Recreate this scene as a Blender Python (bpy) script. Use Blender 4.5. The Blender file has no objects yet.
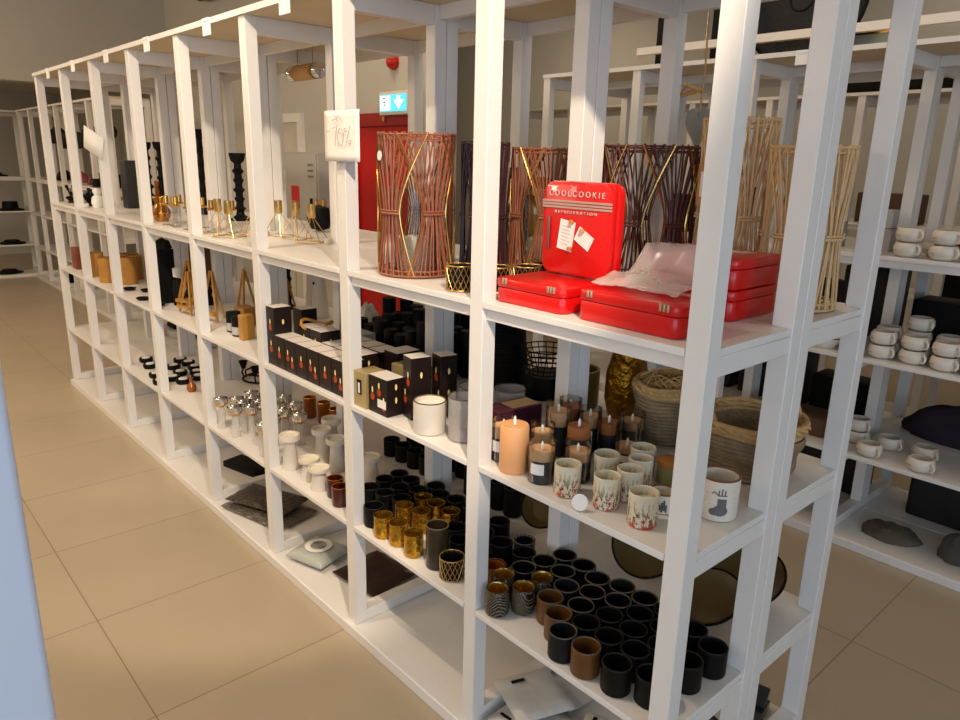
import bpy, math, random
from mathutils import Vector, Matrix, noise
PI=math.pi
COL=bpy.context.scene.collection
rnd=random.Random(7)
# ------------------------------------------------------------------ materials
def lin(c):
    return tuple((x/255/12.92 if x/255<=.04045 else ((x/255+.055)/1.055)**2.4) for x in c)+(1,)
MC={}
def M(name,rgb,rough=.5,metal=0.0,trans=0.0,coat=0.0,var=None,bump=None,emit=0,ior=1.45,alpha=1.0,sss=0):
    if name in MC: return MC[name]
    m=bpy.data.materials.new(name); m.use_nodes=True
    nt=m.node_tree; b=nt.nodes['Principled BSDF']
    b.inputs['Base Color'].default_value=lin(rgb); b.inputs['Roughness'].default_value=rough
    b.inputs['Metallic'].default_value=metal; b.inputs['Transmission Weight'].default_value=trans
    b.inputs['Coat Weight'].default_value=coat; b.inputs['IOR'].default_value=ior
    b.inputs['Alpha'].default_value=alpha
    if sss: b.inputs['Subsurface Weight'].default_value=sss; b.inputs['Subsurface Radius'].default_value=(.02,.01,.006)
    if emit: b.inputs['Emission Color'].default_value=lin(rgb); b.inputs['Emission Strength'].default_value=emit
    tc=nt.nodes.new('ShaderNodeTexCoord')
    var=var or (6,.05)
    n=nt.nodes.new('ShaderNodeTexNoise'); n.inputs['Scale'].default_value=var[0]; n.inputs['Detail'].default_value=3
    nt.links.new(tc.outputs['Object'],n.inputs['Vector'])
    r=nt.nodes.new('ShaderNodeMapRange'); r.inputs['To Min'].default_value=1-var[1]; r.inputs['To Max'].default_value=1+var[1]
    nt.links.new(n.outputs['Fac'],r.inputs['Value'])
    mx=nt.nodes.new('ShaderNodeVectorMath'); mx.operation='SCALE'; mx.inputs[0].default_value=lin(rgb)[:3]
    nt.links.new(r.outputs['Result'],mx.inputs['Scale']); nt.links.new(mx.outputs['Vector'],b.inputs['Base Color'])
    if bump:
        bn=nt.nodes.new('ShaderNodeTexNoise'); bn.inputs['Scale'].default_value=bump[0]
        nt.links.new(tc.outputs['Object'],bn.inputs['Vector'])
        bp=nt.nodes.new('ShaderNodeBump'); bp.inputs['Strength'].default_value=bump[1]; bp.inputs['Distance'].default_value=.01
        nt.links.new(bn.outputs['Fac'],bp.inputs['Height']); nt.links.new(bp.outputs['Normal'],b.inputs['Normal'])
    MC[name]=m
    return m
def nodes(m): return m.node_tree.nodes,m.node_tree.links,m.node_tree.nodes['Principled BSDF']
WHITE=M('white_paint',(226,222,216),.33,var=(9,.03),bump=(40,.08))
CREAM=M('cream_ceramic',(222,212,196),.3,var=(20,.04))
RED=M('red_enamel',(206,14,14),.3,coat=.2,var=(3,.02))
STEEL=M('brushed_steel',(170,168,165),.25,1.0)
GOLD=M('polished_gold',(216,172,92),.22,1.0,var=(20,.1))
BRASS=M('satin_brass',(204,172,112),.3,1.0,var=(20,.1))
CHROME=M('chrome',(235,235,235),.06,1.0)
BLACK=M('black_satin',(8,8,8),.6,var=(15,.2))
BLACKC=M('black_ceramic',(11,10,9),.5,var=(25,.2))
DARKG=M('dark_grey_ceramic',(28,28,25),.5,var=(25,.2))
RUST=M('rust_glaze',(100,62,22),.4,var=(25,.35))
RIMC=M('worn_rim',(84,72,56),.4,var=(60,.3))
GLASS=M('clear_glass',(250,250,250),.02,trans=1.0,var=(3,.0))
JPEACH=M('jar_wax',(236,186,138),.5,var=(12,.05))
PEACH=M('peach_wax',(224,164,110),.5,sss=.2,var=(12,.05))
BROWNW=M('brown_wax',(178,110,58),.5,sss=.1)
BOARD=M('tan_board',(206,186,154),.6,var=(4,.10))  # tan tone of the top boards
NAVY=M('navy_label',(54,56,64),.6,var=(30,.15))
PAPER=M('white_paper',(232,228,220),.8,var=(12,.03))
TAG=M('tag_plastic',(238,238,236),.4)
LED=M('led_wick',(245,240,232),.35)
CORK=M('orange_lid',(176,112,46),.6,var=(40,.25))
OLIVEJ=M('olive_wax',(150,142,88),.4)
CANE_C=M('copper_cane',(150,88,62),.42,var=(60,.3))
CANE_D=M('dark_cane',(84,42,34),.42,var=(60,.35))
CANE_P=M('plum_cane',(62,36,40),.42,var=(60,.3))
CANE_N=M('natural_cane',(206,172,124),.55,var=(60,.25))
WICK=M('wicker_straw',(196,160,106),.75,var=(45,.4),bump=(120,.5))
WICKG=M('wicker_grey',(142,122,94),.8,var=(45,.4),bump=(120,.5))
AMBER=M('amber_glass',(176,92,20),.12,trans=.35,var=(20,.25))
AMBERW=M('amber_wood',(174,124,52),.45,var=(14,.3))
REDG=M('red_glass',(74,32,24),.15,trans=.05,var=(25,.3))
TAN=M('tan_wood',(186,140,84),.5,var=(10,.2))
BROWN=M('brown_card',(92,66,44),.7,var=(10,.2))
OLIVE=M('olive_plate_glaze',(92,76,42),.3,var=(8,.2))
PURPLE=M('purple_print',(74,30,48),.4,var=(22,.6))
PURPC=M('plum_cloth',(44,30,42),.9,var=(14,.25),bump=(60,.4))
GREYC=M('grey_cloth',(96,88,72),.9,var=(14,.25),bump=(60,.4))
GREYB=M('grey_box',(170,168,164),.6)
BLUEG=M('blue_item',(40,48,84),.5)
CLEARP=M('clear_plastic',(225,222,215),.15,trans=.75,var=(30,.1),bump=(25,.5))
GWAX=M('gold_lustre',(206,160,66),.28,.75,var=(60,.45),bump=(70,.5))
CARDX=M('black_print_card',(34,24,22),.35,var=(10,.2))
GLOW=M('printed_flame',(250,226,150),.5)
GLOWR=M('printed_amber',(170,62,22),.5,var=(70,.5))
GOLDBOX=M('gold_card',(176,156,108),.4,.3,var=(18,.15))
for _m in(BLACK,BLACKC,DARKG,CARDX): _m.node_tree.nodes['Principled BSDF'].inputs['Specular IOR Level'].default_value=.22
def poppy():
    m=M('poppy_print',(214,204,176),.35); n,l,b=nodes(m)
    tc=[x for x in n if x.type=='TEX_COORD'][0]
    sep=n.new('ShaderNodeSeparateXYZ'); l.new(tc.outputs['Object'],sep.inputs[0])
    cur=None
    def layer(prev,scale,thr,rgb,z0,z1,seed):
        mp=n.new('ShaderNodeMapping'); mp.inputs['Location'].default_value=(seed,seed*.7,seed*.3); mp.inputs['Scale'].default_value=scale
        l.new(tc.outputs['Object'],mp.inputs[0])
        v=n.new('ShaderNodeTexNoise'); v.inputs['Scale'].default_value=1; v.inputs['Detail'].default_value=2
        l.new(mp.outputs[0],v.inputs['Vector'])
        g=n.new('ShaderNodeMath'); g.operation='GREATER_THAN'; g.inputs[1].default_value=thr; l.new(v.outputs['Fac'],g.inputs[0])
        zr=n.new('ShaderNodeMapRange'); zr.inputs['From Min'].default_value=z0; zr.inputs['From Max'].default_value=z1
        zr.inputs['To Min'].default_value=1; zr.inputs['To Max'].default_value=0; l.new(sep.outputs['Z'],zr.inputs['Value'])
        p=n.new('ShaderNodeMath'); p.operation='MULTIPLY'; l.new(g.outputs[0],p.inputs[0]); l.new(zr.outputs[0],p.inputs[1])
        mix=n.new('ShaderNodeMix'); mix.data_type='RGBA'; l.new(p.outputs[0],mix.inputs['Factor'])
        if prev is None: mix.inputs['A'].default_value=lin((216,206,180))
        else: l.new(prev,mix.inputs['A'])
        mix.inputs['B'].default_value=lin(rgb); return mix.outputs['Result']
    cur=layer(cur,(160,160,40),.55,(118,112,72),.03,.075,3)
    cur=layer(cur,(110,110,95),.60,(186,44,30),.035,.055,11)
    cur=layer(cur,(150,150,120),.62,(112,30,60),.03,.055,23)
    cur=layer(cur,(90,90,90),.57,(200,60,44),.006,.022,41)
    l.new(cur,b.inputs['Base Color']); return m
POPPY=poppy()
def swirl():
    m=M('swirl_glass',(40,38,34),.15); n,l,b=nodes(m)
    tc=[x for x in n if x.type=='TEX_COORD'][0]
    mp=n.new('ShaderNodeMapping'); mp.inputs['Rotation'].default_value=(.4,.5,0); l.new(tc.outputs['Object'],mp.inputs[0])
    w=n.new('ShaderNodeTexWave'); w.inputs['Scale'].default_value=70; w.inputs['Distortion'].default_value=5; w.inputs['Detail'].default_value=3
    l.new(mp.outputs[0],w.inputs['Vector'])
    r=n.new('ShaderNodeValToRGB'); r.color_ramp.elements[0].position=.35; r.color_ramp.elements[0].color=lin((26,23,20)); r.color_ramp.elements[1].color=lin((116,104,84))
    l.new(w.outputs['Fac'],r.inputs[0]); l.new(r.outputs[0],b.inputs['Base Color']); return m
SWIRL=swirl()
def thin(name,rgb,a,rough=.2):
    m=M(name,rgb,rough); n,l,b=nodes(m)
    t=n.new('ShaderNodeBsdfTransparent'); mx=n.new('ShaderNodeMixShader'); mx.inputs[0].default_value=a
    out=[x for x in n if x.type=='OUTPUT_MATERIAL'][0]
    l.new(t.outputs[0],mx.inputs[1]); l.new(b.outputs[0],mx.inputs[2]); l.new(mx.outputs[0],out.inputs[0]); return m
def clear(name,tint=(246,246,244),k=1.0,rough=.03):
    m=M(name,tint,rough); n,l,b=nodes(m)
    t=n.new('ShaderNodeBsdfTransparent'); t.inputs[0].default_value=lin(tint)
    g=n.new('ShaderNodeBsdfGlossy'); g.inputs['Roughness'].default_value=rough
    f=n.new('ShaderNodeFresnel'); f.inputs['IOR'].default_value=1.45
    mu=n.new('ShaderNodeMath'); mu.operation='MULTIPLY'; mu.inputs[1].default_value=k; l.new(f.outputs[0],mu.inputs[0])
    mx=n.new('ShaderNodeMixShader'); l.new(mu.outputs[0],mx.inputs[0]); l.new(t.outputs[0],mx.inputs[1]); l.new(g.outputs[0],mx.inputs[2])
    out=[x for x in n if x.type=='OUTPUT_MATERIAL'][0]; l.new(mx.outputs[0],out.inputs[0]); return m
TGLASS=clear('thin_glass',k=.7)
FILM=thin('plastic_film',(236,222,216),.34,.2)
CLEARF=thin('clear_wrap',(225,225,220),.3,.15)
def floor_mat():
    m=M('floor_tiles',(176,156,128),.34); n,l,b=nodes(m)
    tc=[x for x in n if x.type=='TEX_COORD'][0]
    mp=n.new('ShaderNodeMapping'); mp.inputs['Location'].default_value=(.08,.7,0); l.new(tc.outputs['Object'],mp.inputs[0])
    br=n.new('ShaderNodeTexBrick'); br.offset=0; br.inputs['Scale'].default_value=1; br.inputs['Brick Width'].default_value=.64; br.inputs['Row Height'].default_value=.70
    br.inputs['Mortar Size'].default_value=.0022; br.inputs['Color1'].default_value=lin((178,162,138)); br.inputs['Color2'].default_value=lin((173,157,133)); br.inputs['Mortar'].default_value=lin((134,114,90))
    l.new(mp.outputs[0],br.inputs['Vector'])
    nz=n.new('ShaderNodeTexNoise'); nz.inputs['Scale'].default_value=2.2; nz.inputs['Detail'].default_value=6; l.new(tc.outputs['Object'],nz.inputs['Vector'])
    mr=n.new('ShaderNodeMapRange'); mr.inputs['To Min'].default_value=.9; mr.inputs['To Max'].default_value=1.1; l.new(nz.outputs['Fac'],mr.inputs[0])
    s=n.new('ShaderNodeVectorMath'); s.operation='SCALE'; l.new(br.outputs['Color'],s.inputs[0]); l.new(mr.outputs[0],s.inputs['Scale'])
    l.new(s.outputs[0],b.inputs['Base Color']); return m
FLOOR=floor_mat()
WALLG=M('wall_grey',(186,182,172),.85,var=(2,.04),bump=(60,.1))
CEILM=M('ceiling_white',(190,186,178),.9)
REDD=M('red_door_paint',(150,18,14),.4)
REDDK=M('red_door_recess',(92,14,14),.5)
PIPE=M('dark_pipe',(58,54,50),.5)
LAMPON=M('lamp_diffuser',(255,235,205),.5,emit=6)
# ------------------------------------------------------------------ mesh builder
class MB:
    def __init__(s): s.v=[];s.f=[];s.mi=[]
    def add(s,vs,fs,mi=0):
        b=len(s.v); s.v+= [tuple(v) for v in vs]; s.f+=[tuple(b+i for i in f) for f in fs]; s.mi+=[mi]*len(fs); return s
    def box(s,x0,x1,y0,y1,z0,z1,mi=0,mat=None):
        vs=[(x,y,z) for z in(z0,z1) for y in(y0,y1) for x in(x0,x1)]
        if mat is not None: vs=[mat@Vector(v) for v in vs]
        return s.add(vs,[(0,2,3,1),(4,5,7,6),(0,1,5,4),(1,3,7,5),(3,2,6,7),(2,0,4,6)],mi)
    def poly(s,pts,z0,z1,mi=0):
        n=len(pts); vs=[(x,y,z0) for x,y in pts]+[(x,y,z1) for x,y in pts]
        return s.add(vs,[tuple(range(n-1,-1,-1)),tuple(range(n,2*n))]+[(i,(i+1)%n,n+(i+1)%n,n+i) for i in range(n)],mi)
    def rbox(s,w,d,h,r,mi=0,z0=0,mat=None,seg=4,er=0.0):
        pts=[]
        for cx,cy,a0 in((w/2-r,d/2-r,0),(-w/2+r,d/2-r,PI/2),(-w/2+r,-d/2+r,PI),(w/2-r,-d/2+r,1.5*PI)):
            for k in range(seg+1):
                a=a0+k*PI/2/seg; pts.append((cx+r*math.cos(a),cy+r*math.sin(a),cx,cy))
        n=len(pts); rings=[]
        if er>0: prof=[(-er,0),(-er*.3,er*.3),(0,er),(0,h-er),(-er*.3,h-er*.3),(-er,h)]
        else: prof=[(0,0),(0,h)]
        vs=[]
        for o,z in prof:
            for x,y,cx,cy in pts:
                k=(r+o)/r if r>0 else 1
                vs.append(Vector((cx+(x-cx)*k,cy+(y-cy)*k,z0+z)))
        if mat is not None: vs=[mat@v for v in vs]
        m=len(prof); fs=[tuple(range(n-1,-1,-1)),tuple((m-1)*n+i for i in range(n))]
        for j in range(m-1): fs+=[(j*n+i,j*n+(i+1)%n,(j+1)*n+(i+1)%n,(j+1)*n+i) for i in range(n)]
        return s.add(vs,fs,mi)
    def lathe(s,prof,seg=24,c=(0,0,0),mi=0,mat=None,arc=None):
        vs=[];fs=[];idx=[]
        for r,z in prof:
            if r<1e-6: idx.append([len(vs)]); vs.append(Vector((c[0],c[1],c[2]+z)))
            else:
                idx.append([len(vs)+i for i in range(seg)])
                vs+=[Vector((c[0]+r*math.cos(2*PI*i/seg),c[1]+r*math.sin(2*PI*i/seg),c[2]+z)) for i in range(seg)]
        for a,b in zip(idx,idx[1:]):
            for i in range(seg):
                j=(i+1)%seg
                if len(a)==1 and len(b)==1: continue
                if len(a)==1: fs.append((a[0],b[j],b[i]))
                elif len(b)==1: fs.append((a[i],a[j],b[0]))
                else: fs.append((a[i],a[j],b[j],b[i]))
        if mat is not None: vs=[mat@v for v in vs]
        return s.add(vs,fs,mi)
    def tube(s,pts,r,seg=6,mi=0,closed=False):
        P=[Vector(p) for p in pts]; n=len(P); vs=[];fs=[]; up=Vector((0,0,1)); prev=None
        R=r if isinstance(r,(list,tuple)) else [r]*n
        for i in range(n):
            if closed: t=P[(i+1)%n]-P[i-1]
            else: t=P[min(i+1,n-1)]-P[max(i-1,0)]
            t.normalize()
            if prev is None:
                a=t.cross(up)
                if a.length<.1: a=t.cross(Vector((1,0,0)))
            else: a=prev-t*prev.dot(t)
            a.normalize(); prev=a; b=t.cross(a)
            vs+=[P[i]+(a*math.cos(2*PI*k/seg)+b*math.sin(2*PI*k/seg))*R[i] for k in range(seg)]
        for i in range(n if closed else n-1):
            j=(i+1)%n
            fs+=[(i*seg+k,i*seg+(k+1)%seg,j*seg+(k+1)%seg,j*seg+k) for k in range(seg)]
        if not closed: fs+=[tuple(range(seg-1,-1,-1)),tuple((n-1)*seg+k for k in range(seg))]
        return s.add(vs,fs,mi)
    def ring(s,R,r,z=0,c=(0,0),seg=28,ts=6,mi=0,mat=None,wob=0):
        pts=[]
        for i in range(seg):
            a=2*PI*i/seg; q=R+(wob*math.sin(a*3+z*90) if wob else 0)
            p=Vector((c[0]+q*math.cos(a),c[1]+q*math.sin(a),z+(wob*.5*math.sin(a*5) if wob else 0)))
            pts.append(mat@p if mat is not None else p)
        return s.tube(pts,r,ts,mi,True)
    def build(s,name,mats,parent=None,loc=None,rz=0,sharp=40,bevel=0):
        me=bpy.data.meshes.new(name); me.from_pydata(s.v,[],s.f)
        if not isinstance(mats,(list,tuple)): mats=[mats]
        for m in mats: me.materials.append(m)
        for p,k in zip(me.polygons,s.mi): p.material_index=k; p.use_smooth=True
        me.set_sharp_from_angle(angle=math.radians(sharp)); me.update()
        o=bpy.data.objects.new(name,me); COL.objects.link(o)
        if parent is not None: o.parent=parent
        if loc is not None: o.location=loc
        o.rotation_euler.z=rz
        if bevel:
            bv=o.modifiers.new('bevel','BEVEL'); bv.width=bevel; bv.segments=2; bv.limit_method='ANGLE'
        return o
def tag(o,label,cat,group=None,kind=None):
    o['label']=label; o['category']=cat
    if group: o['group']=group
    if kind: o['kind']=kind
    return o
def empty(name,label,cat,loc=(0,0,0),rz=0,group=None):
    o=bpy.data.objects.new(name,None); o.empty_display_size=.02; COL.objects.link(o); o.location=loc; o.rotation_euler.z=rz
    return tag(o,label,cat,group)
def dup(root,loc,rz=0,label=None,group=None,sc=None):
    r=root.copy(); COL.objects.link(r); r.location=loc; r.rotation_euler.z=rz
    if label: r['label']=label
    if group: r['group']=group
    if sc: r.scale=sc
    for ch in list(root.children):
        c=ch.copy(); COL.objects.link(c); c.parent=r
        for g in list(ch.children):
            d=g.copy(); COL.objects.link(d); d.parent=c
    return r
class Kind:
    """first call places the prototype itself, later calls copy it"""
    def __init__(s,root,used=False): s.r=root; s.used=used
    def __call__(s,loc,label,group=None,rz=0,sc=None):
        if not s.used:
            s.used=True; o=s.r; o.location=loc; o.rotation_euler.z=rz; o['label']=label
            if group: o['group']=group
            if sc: o.scale=sc
            return o
        return dup(s.r,loc,rz,label,group,sc)
def struct(o): o['kind']='structure'; return o
ORD=['first','second','third','fourth','fifth','sixth','seventh','eighth','ninth','tenth','eleventh','twelfth']
# ------------------------------------------------------------------ frame of the place
S=.65; A_=.051; B_=.047; DEP=.400
Z0=.045; Z1=.449; Z2=.9036; Z3=1.3598; ZT=2.211
LV=(Z1,Z2,Z3)
# ------------------------------------------------------------------ shelving
def shelving(label,n,loc,rz=0,lip=True):
    root=empty('shelving_unit',label,'shelving unit',loc,rz)
    L=-n*S-A_
    MB().box(L,0,-.02 if lip else 0,DEP,0,Z0-.0007).build('base_board',WHITE,root,bevel=.004)
    for k in range(n+1):
        x=-k*S
        for y in(0,DEP-B_):
            MB().box(-A_,0,0,B_,0,ZT-.018-Z0).build('post',WHITE,root,(x,y,Z0),bevel=.002)
        MB().box(-A_,0,B_,DEP-B_,0,.045).build('base_rail',WHITE,root,(x,0,Z0),bevel=.002)
        for z in LV:
            MB().box(-A_+.004,-.004,B_,DEP-B_,-.06,-.018).build('cross_rail',WHITE,root,(x,0,z),bevel=.002)
        MB().box(-A_+.006,-.006,B_,DEP-B_,-.078,-.018).build('cross_rail',WHITE,root,(x,0,ZT),bevel=.002)
    for k in range(1,n+1):
        xl=-k*S; xr=-(k-1)*S-A_            # free span between the posts
        l=xl-(A_ if k==n else A_/2)+(.006 if k==n else 0); r=xr+(A_-.006 if k==1 else A_/2)
        g=.001
        pts=[(xl+g,-.002),(xr-g,-.002),(xr-g,B_+g),(r,B_+g),(r,DEP-B_-g),(xr-g,DEP-B_-g),(xr-g,DEP),(xl+g,DEP),(xl+g,DEP-B_-g),(l,DEP-B_-g),(l,B_+g),(xl+g,B_+g)]
        for z in LV:
            MB().poly(pts,-.018,-.0007).build('shelf',WHITE,root,(0,0,z),bevel=.0015)
            if z==Z3: MB().box(xl+g,xr-g,.014,.032,-.05,-.0185).build('shelf_lip',WHITE,root,(0,0,z))
        MB().box(xl-A_+(.0005),xr+A_-.0005-(A_ if k>1 else 0),-.006 if lip else 0,DEP,-.018,-.0007).build('top_board',BOARD,root,(0,0,ZT),bevel=.0015)
        MB().box(xl-A_+.0005,xr+A_-.0005-(A_ if k>1 else 0),-.010 if lip else -.0005,-.0062 if lip else -.0001,-.02,.001).build('edge_strip',WHITE,root,(0,0,ZT))
        MB().box(xl+g,xr-g,DEP-.03,DEP-.004,-.062,-.0185).build('top_batten',WHITE,root,(0,0,ZT))
    return root
shelving('white wooden shelving row facing the near aisle, full of candles and lanterns',8,(0,0,0))
shelving('white wooden shelving row standing back to back behind the candle row',8,(0,.403,0),0,False)
shelving('white wooden shelving row holding the cream mugs across the rear aisle',6,(1.475,2.11,0))
shelving('white wooden shelving row directly behind the mug row',6,(1.475,2.513,0),0,False)
shelving('white shelving row by far end of aisle, beyond the candle row',6,(-6.9,.9,0))
shelving('white shelving along the far end wall, facing down the aisle',5,(-11.0,1.0,0),PI/2)
shelving('distant white shelving row along the rear wall, beyond the mug rows',9,(1.2,4.1,0))
# near white end panel, left edge; cool daylight is painted into its colour
p=MB(); p.rbox(.3,.34,2.15,.012,er=.003); tag(p.build('shelf_end_panel',M('white_daylight_tint',(222,232,250),.4,var=(5,.03)),loc=(-.66,-1.243,0)),'white panel with painted daylight tint standing close by at the left edge of the photo','panel')
# ------------------------------------------------------------------ small-thing prototypes
def cup_profile(r,h,t=.004,rb=.004):
    return [(0,0),(r-rb,0),(r-rb*.3,rb*.3),(r,rb),(r,h-t*.4),(r-t*.5,h),(r-t,h-t*.4),(r-t,t),(0,t)]
def cup(name,body,rim,r=.038,h=.076):
    t=empty(name,'x','cup'); MB().lathe(cup_profile(r,h),28).build('body',body,t)
    if rim: MB().ring(r-.0018,.0022,h-.001,seg=28).build('rim',rim,t)
    return Kind(t)
def relax(P,x0,x1,y0,y1,gap=.0015,obst=(),it=300,fixed=0):
    P=[list(p) for p in P]
    for _ in range(it):
        for i in range(len(P)):
            for j in range(i+1,len(P)):
                dx=P[j][0]-P[i][0]; dy=P[j][1]-P[i][1]; d=math.hypot(dx,dy) or 1e-5; m=P[i][2]+P[j][2]+gap-d
                if m>0:
                    ux,uy=dx/d,dy/d
                    if i<fixed and j<fixed: continue
                    a,b=(0,1) if i<fixed else ((1,0) if j<fixed else (.5,.5))
                    P[i][0]-=ux*m*a; P[i][1]-=uy*m*a; P[j][0]+=ux*m*b; P[j][1]+=uy*m*b
            for ox,oy,orr in obst:
                dx=P[i][0]-ox; dy=P[i][1]-oy; d=math.hypot(dx,dy) or 1e-5; m=P[i][2]+orr+gap-d
                if m>0: P[i][0]+=dx/d*m; P[i][1]+=dy/d*m
            P[i][0]=min(max(P[i][0],x0+P[i][2]),x1-P[i][2]); P[i][1]=min(max(P[i][1],y0+P[i][2]),y1-P[i][2])
    return [tuple(p) for p in P]
# ------------------------------------------------------------------ the room
f=MB(); f.box(-14,6,-4.5,9,-.05,0); struct(f.build('floor',FLOOR))
f=MB(); f.box(-14,6,-4.5,9,3.7,3.75); struct(f.build('ceiling',CEILM))
f=MB(); f.box(-14,-3.77,2.25,2.45,0,3.7); struct(f.build('wall_back',WALLG))
f=MB(); f.box(-14,6,6.6,6.8,0,3.7); struct(f.build('wall_rear',WALLG))
f=MB(); f.box(-14,-13.8,-4.5,2.25,0,3.7); struct(f.build('wall_left',WALLG))
f=MB(); f.box(-14,6,-4.7,-4.5,0,3.7); struct(f.build('wall_front',WALLG))
f=MB(); f.box(-9.25,-8.95,-4.5,2.25,2.44,3.7); struct(f.build('wall_bulkhead',WALLG))
f=MB(); f.box(-13.8,-9.25,-4.5,2.25,2.62,2.7); struct(f.build('ceiling_low',CEILM))
# unseen window added in the right wall to carry a cool fill
wf=MB()
for y in(-3.4,-1.9,-.4): wf.box(5.76,5.8,y-.03,y+.03,.6,2.8)
wf.box(5.76,5.8,-3.4,-.4,.55,.62); wf.box(5.76,5.8,-3.4,-.4,2.78,2.85)
W2=struct(wf.build('added_window',WHITE))
g=MB(); g.box(5.79,5.797,-3.38,-.42,.62,2.78); g.build('pane',TGLASS,W2)
# shop window in the front wall, behind the camera: frame and panes
w=MB(); w.box(5.8,6,-4.5,9,0,3.7); struct(w.build('wall_right',WALLG))
wf=MB()
for i in range(5):
    x=.6+i*1.15; wf.box(x-.03,x+.03,-4.5,-4.46,.6,2.8)
wf.box(.6,5.2,-4.5,-4.46,.55,.62); wf.box(.6,5.2,-4.5,-4.46,2.78,2.85)
W1=struct(wf.build('window_1',WHITE))
g=MB(); g.box(.62,5.18,-4.498,-4.49,.62,2.78); g.build('pane',TGLASS,W1)
# red door in the back wall, with frame and recessed leaf
d=MB(); d.box(-4.80,-4.72,2.20,2.25,0,2.06); d.box(-3.93,-3.85,2.20,2.25,0,2.06); d.box(-4.72,-3.93,2.20,2.25,1.96,2.06)
D1=struct(d.build('door_1',REDD))
d=MB(); d.box(-4.72,-3.93,2.237,2.248,0,1.96); d.build('door_leaf',M('red_leaf',(190,16,12),.4),D1)
d=MB(); d.tube([(-4.64,2.2,1.0),(-4.64,2.17,1.0),(-4.5,2.17,1.0)],.01,8); d.build('door_handle',STEEL,D1)
d=MB(); d.lathe([(0,0),(.02,0),(.02,.012),(0,.012)],16,mat=Matrix.Translation((-4.27,2.198,2.01))@Matrix.Rotation(PI/2,4,'X')); d.build('door_plate',BRASS,D1)
# white panelled door further left
d=MB(); d.box(-6.80,-6.72,2.21,2.25,0,2.1); d.box(-5.72,-5.64,2.21,2.25,0,2.1); d.box(-6.72,-5.72,2.21,2.25,2.02,2.1)
D2=struct(d.build('door_2',WHITE))
d=MB(); d.box(-6.72,-5.72,2.235,2.248,0,2.02)
for zz in((.2,.9),(1.05,1.88)): d.box(-6.55,-5.9,2.228,2.236,zz[0],zz[1])
d.build('door_leaf',M('off_white_door',(196,190,178),.45),D2)
d=MB(); d.tube([(-5.83,2.23,1.0),(-5.83,2.19,1.0),(-5.95,2.19,1.0)],.01,8); d.build('door_handle',STEEL,D2)
# skirting
b=MB(); b.box(-14,-6.8,2.235,2.25,0,.08); b.box(-5.64,-4.8,2.235,2.25,0,.08); struct(b.build('baseboard_back',WHITE))
# conduit and pipe on the wall
c=MB(); c.tube([(-3.86,2.235,0),(-3.86,2.235,3.7)],.014,8); struct(c.build('trim_1',WALLG))
pp=MB(); pp.tube([(-7.72,2.16,3.7),(-7.72,2.16,3.42),(-7.70,2.16,3.37),(-7.64,2.16,3.34),(-7.4,2.16,3.33),(-4.0,2.16,3.33)],.055,12)
tag(pp.build('mounted_pipe',PIPE),'dark bent pipe running high along the grey back wall','pipe')
# emergency exit sign with green-blue lit face
ex=empty('exit_sign','lit blue-green emergency exit sign above the red door','exit sign',(-4.06,2.19,2.118))
MB().rbox(.40,.11,.17,.02,er=.008).build('housing',M('sign_housing',(214,210,200),.4),ex,(0,-.0,-.085))
MB().box(-.17,.17,-.062,-.0555,-.06,.06).build('lit_face',M('exit_lit',(70,170,200),.3,emit=1.6),ex)
sy=M('exit_symbol',(235,255,255),.4,emit=2.2)
q=MB(); q.box(-.16,-.03,-.0635,-.0622,-.05,.052); q.build('door_symbol',sy,ex)
q=MB(); q.add([(.02,-.0635,.02),(.06,-.0635,.02),(.06,-.0635,.05),(.1,-.0635,.05),(.1,-.0635,.02),(.14,-.0635,.02),(.08,-.0635,-.045)],[(0,6,5,4,1),(1,4,3,2)]); q.build('arrow_symbol',sy,ex)
q=MB()
q.lathe([(0,-.011),(.008,-.008),(.011,0),(.008,.008),(0,.011)],10,c=(-.105,-.0645,.034))
q.tube([(-.105,-.064,.02),(-.1,-.064,-.008),(-.118,-.064,-.03),(-.13,-.064,-.044)],.005,5); q.tube([(-.1,-.064,-.008),(-.082,-.064,-.024),(-.078,-.064,-.044)],.005,5); q.tube([(-.128,-.064,.0),(-.106,-.064,.014),(-.08,-.064,.002)],.0045,5)
q.build('running_figure',M('exit_dark',(30,120,130),.4),ex)
# fire alarm beacon
be=empty('mounted_beacon','red round fire alarm beacon high on the wall above the exit sign','alarm',(-4.2,2.2495,2.43))
mt=Matrix.Rotation(PI/2,4,'X')
MB().lathe([(0,0),(.06,0),(.06,.02),(.045,.05),(0,.07)],20,mat=mt).build('lens',M('beacon_red',(190,30,16),.3),be)
# electrical cabinet
ca=empty('mounted_cabinet','grey white electrical cabinet on the back wall left of the red door','cabinet',(-5.5,2.249,.85))
MB().box(-.36,.36,-.16,0,0,.9).build('body',M('cabinet_grey',(176,172,168),.5),ca,bevel=.004)
MB().box(-.34,.34,-.172,-.161,.02,.88).build('door',M('cabinet_door',(182,178,174),.5),ca,bevel=.003)
MB().box(.24,.27,-.185,-.172,.4,.5).build('lock',BLACK,ca)
MB().box(-.12,.03,-.1745,-.1725,.40,.60).build('warning_sticker',M('sticker_red',(200,40,40),.5),ca)
MB().lathe([(0,0),(.04,0),(.04,.002),(0,.002)],18,c=(-.045,-.1748,.46),mat=None).build('sticker_symbol',PAPER,ca)
for i in range(3): MB().box(.2,.3,-.1745,-.1725,.68+i*.05,.70+i*.05).build('sticker_line',M('grey_print',(120,116,112),.6),ca)
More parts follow.
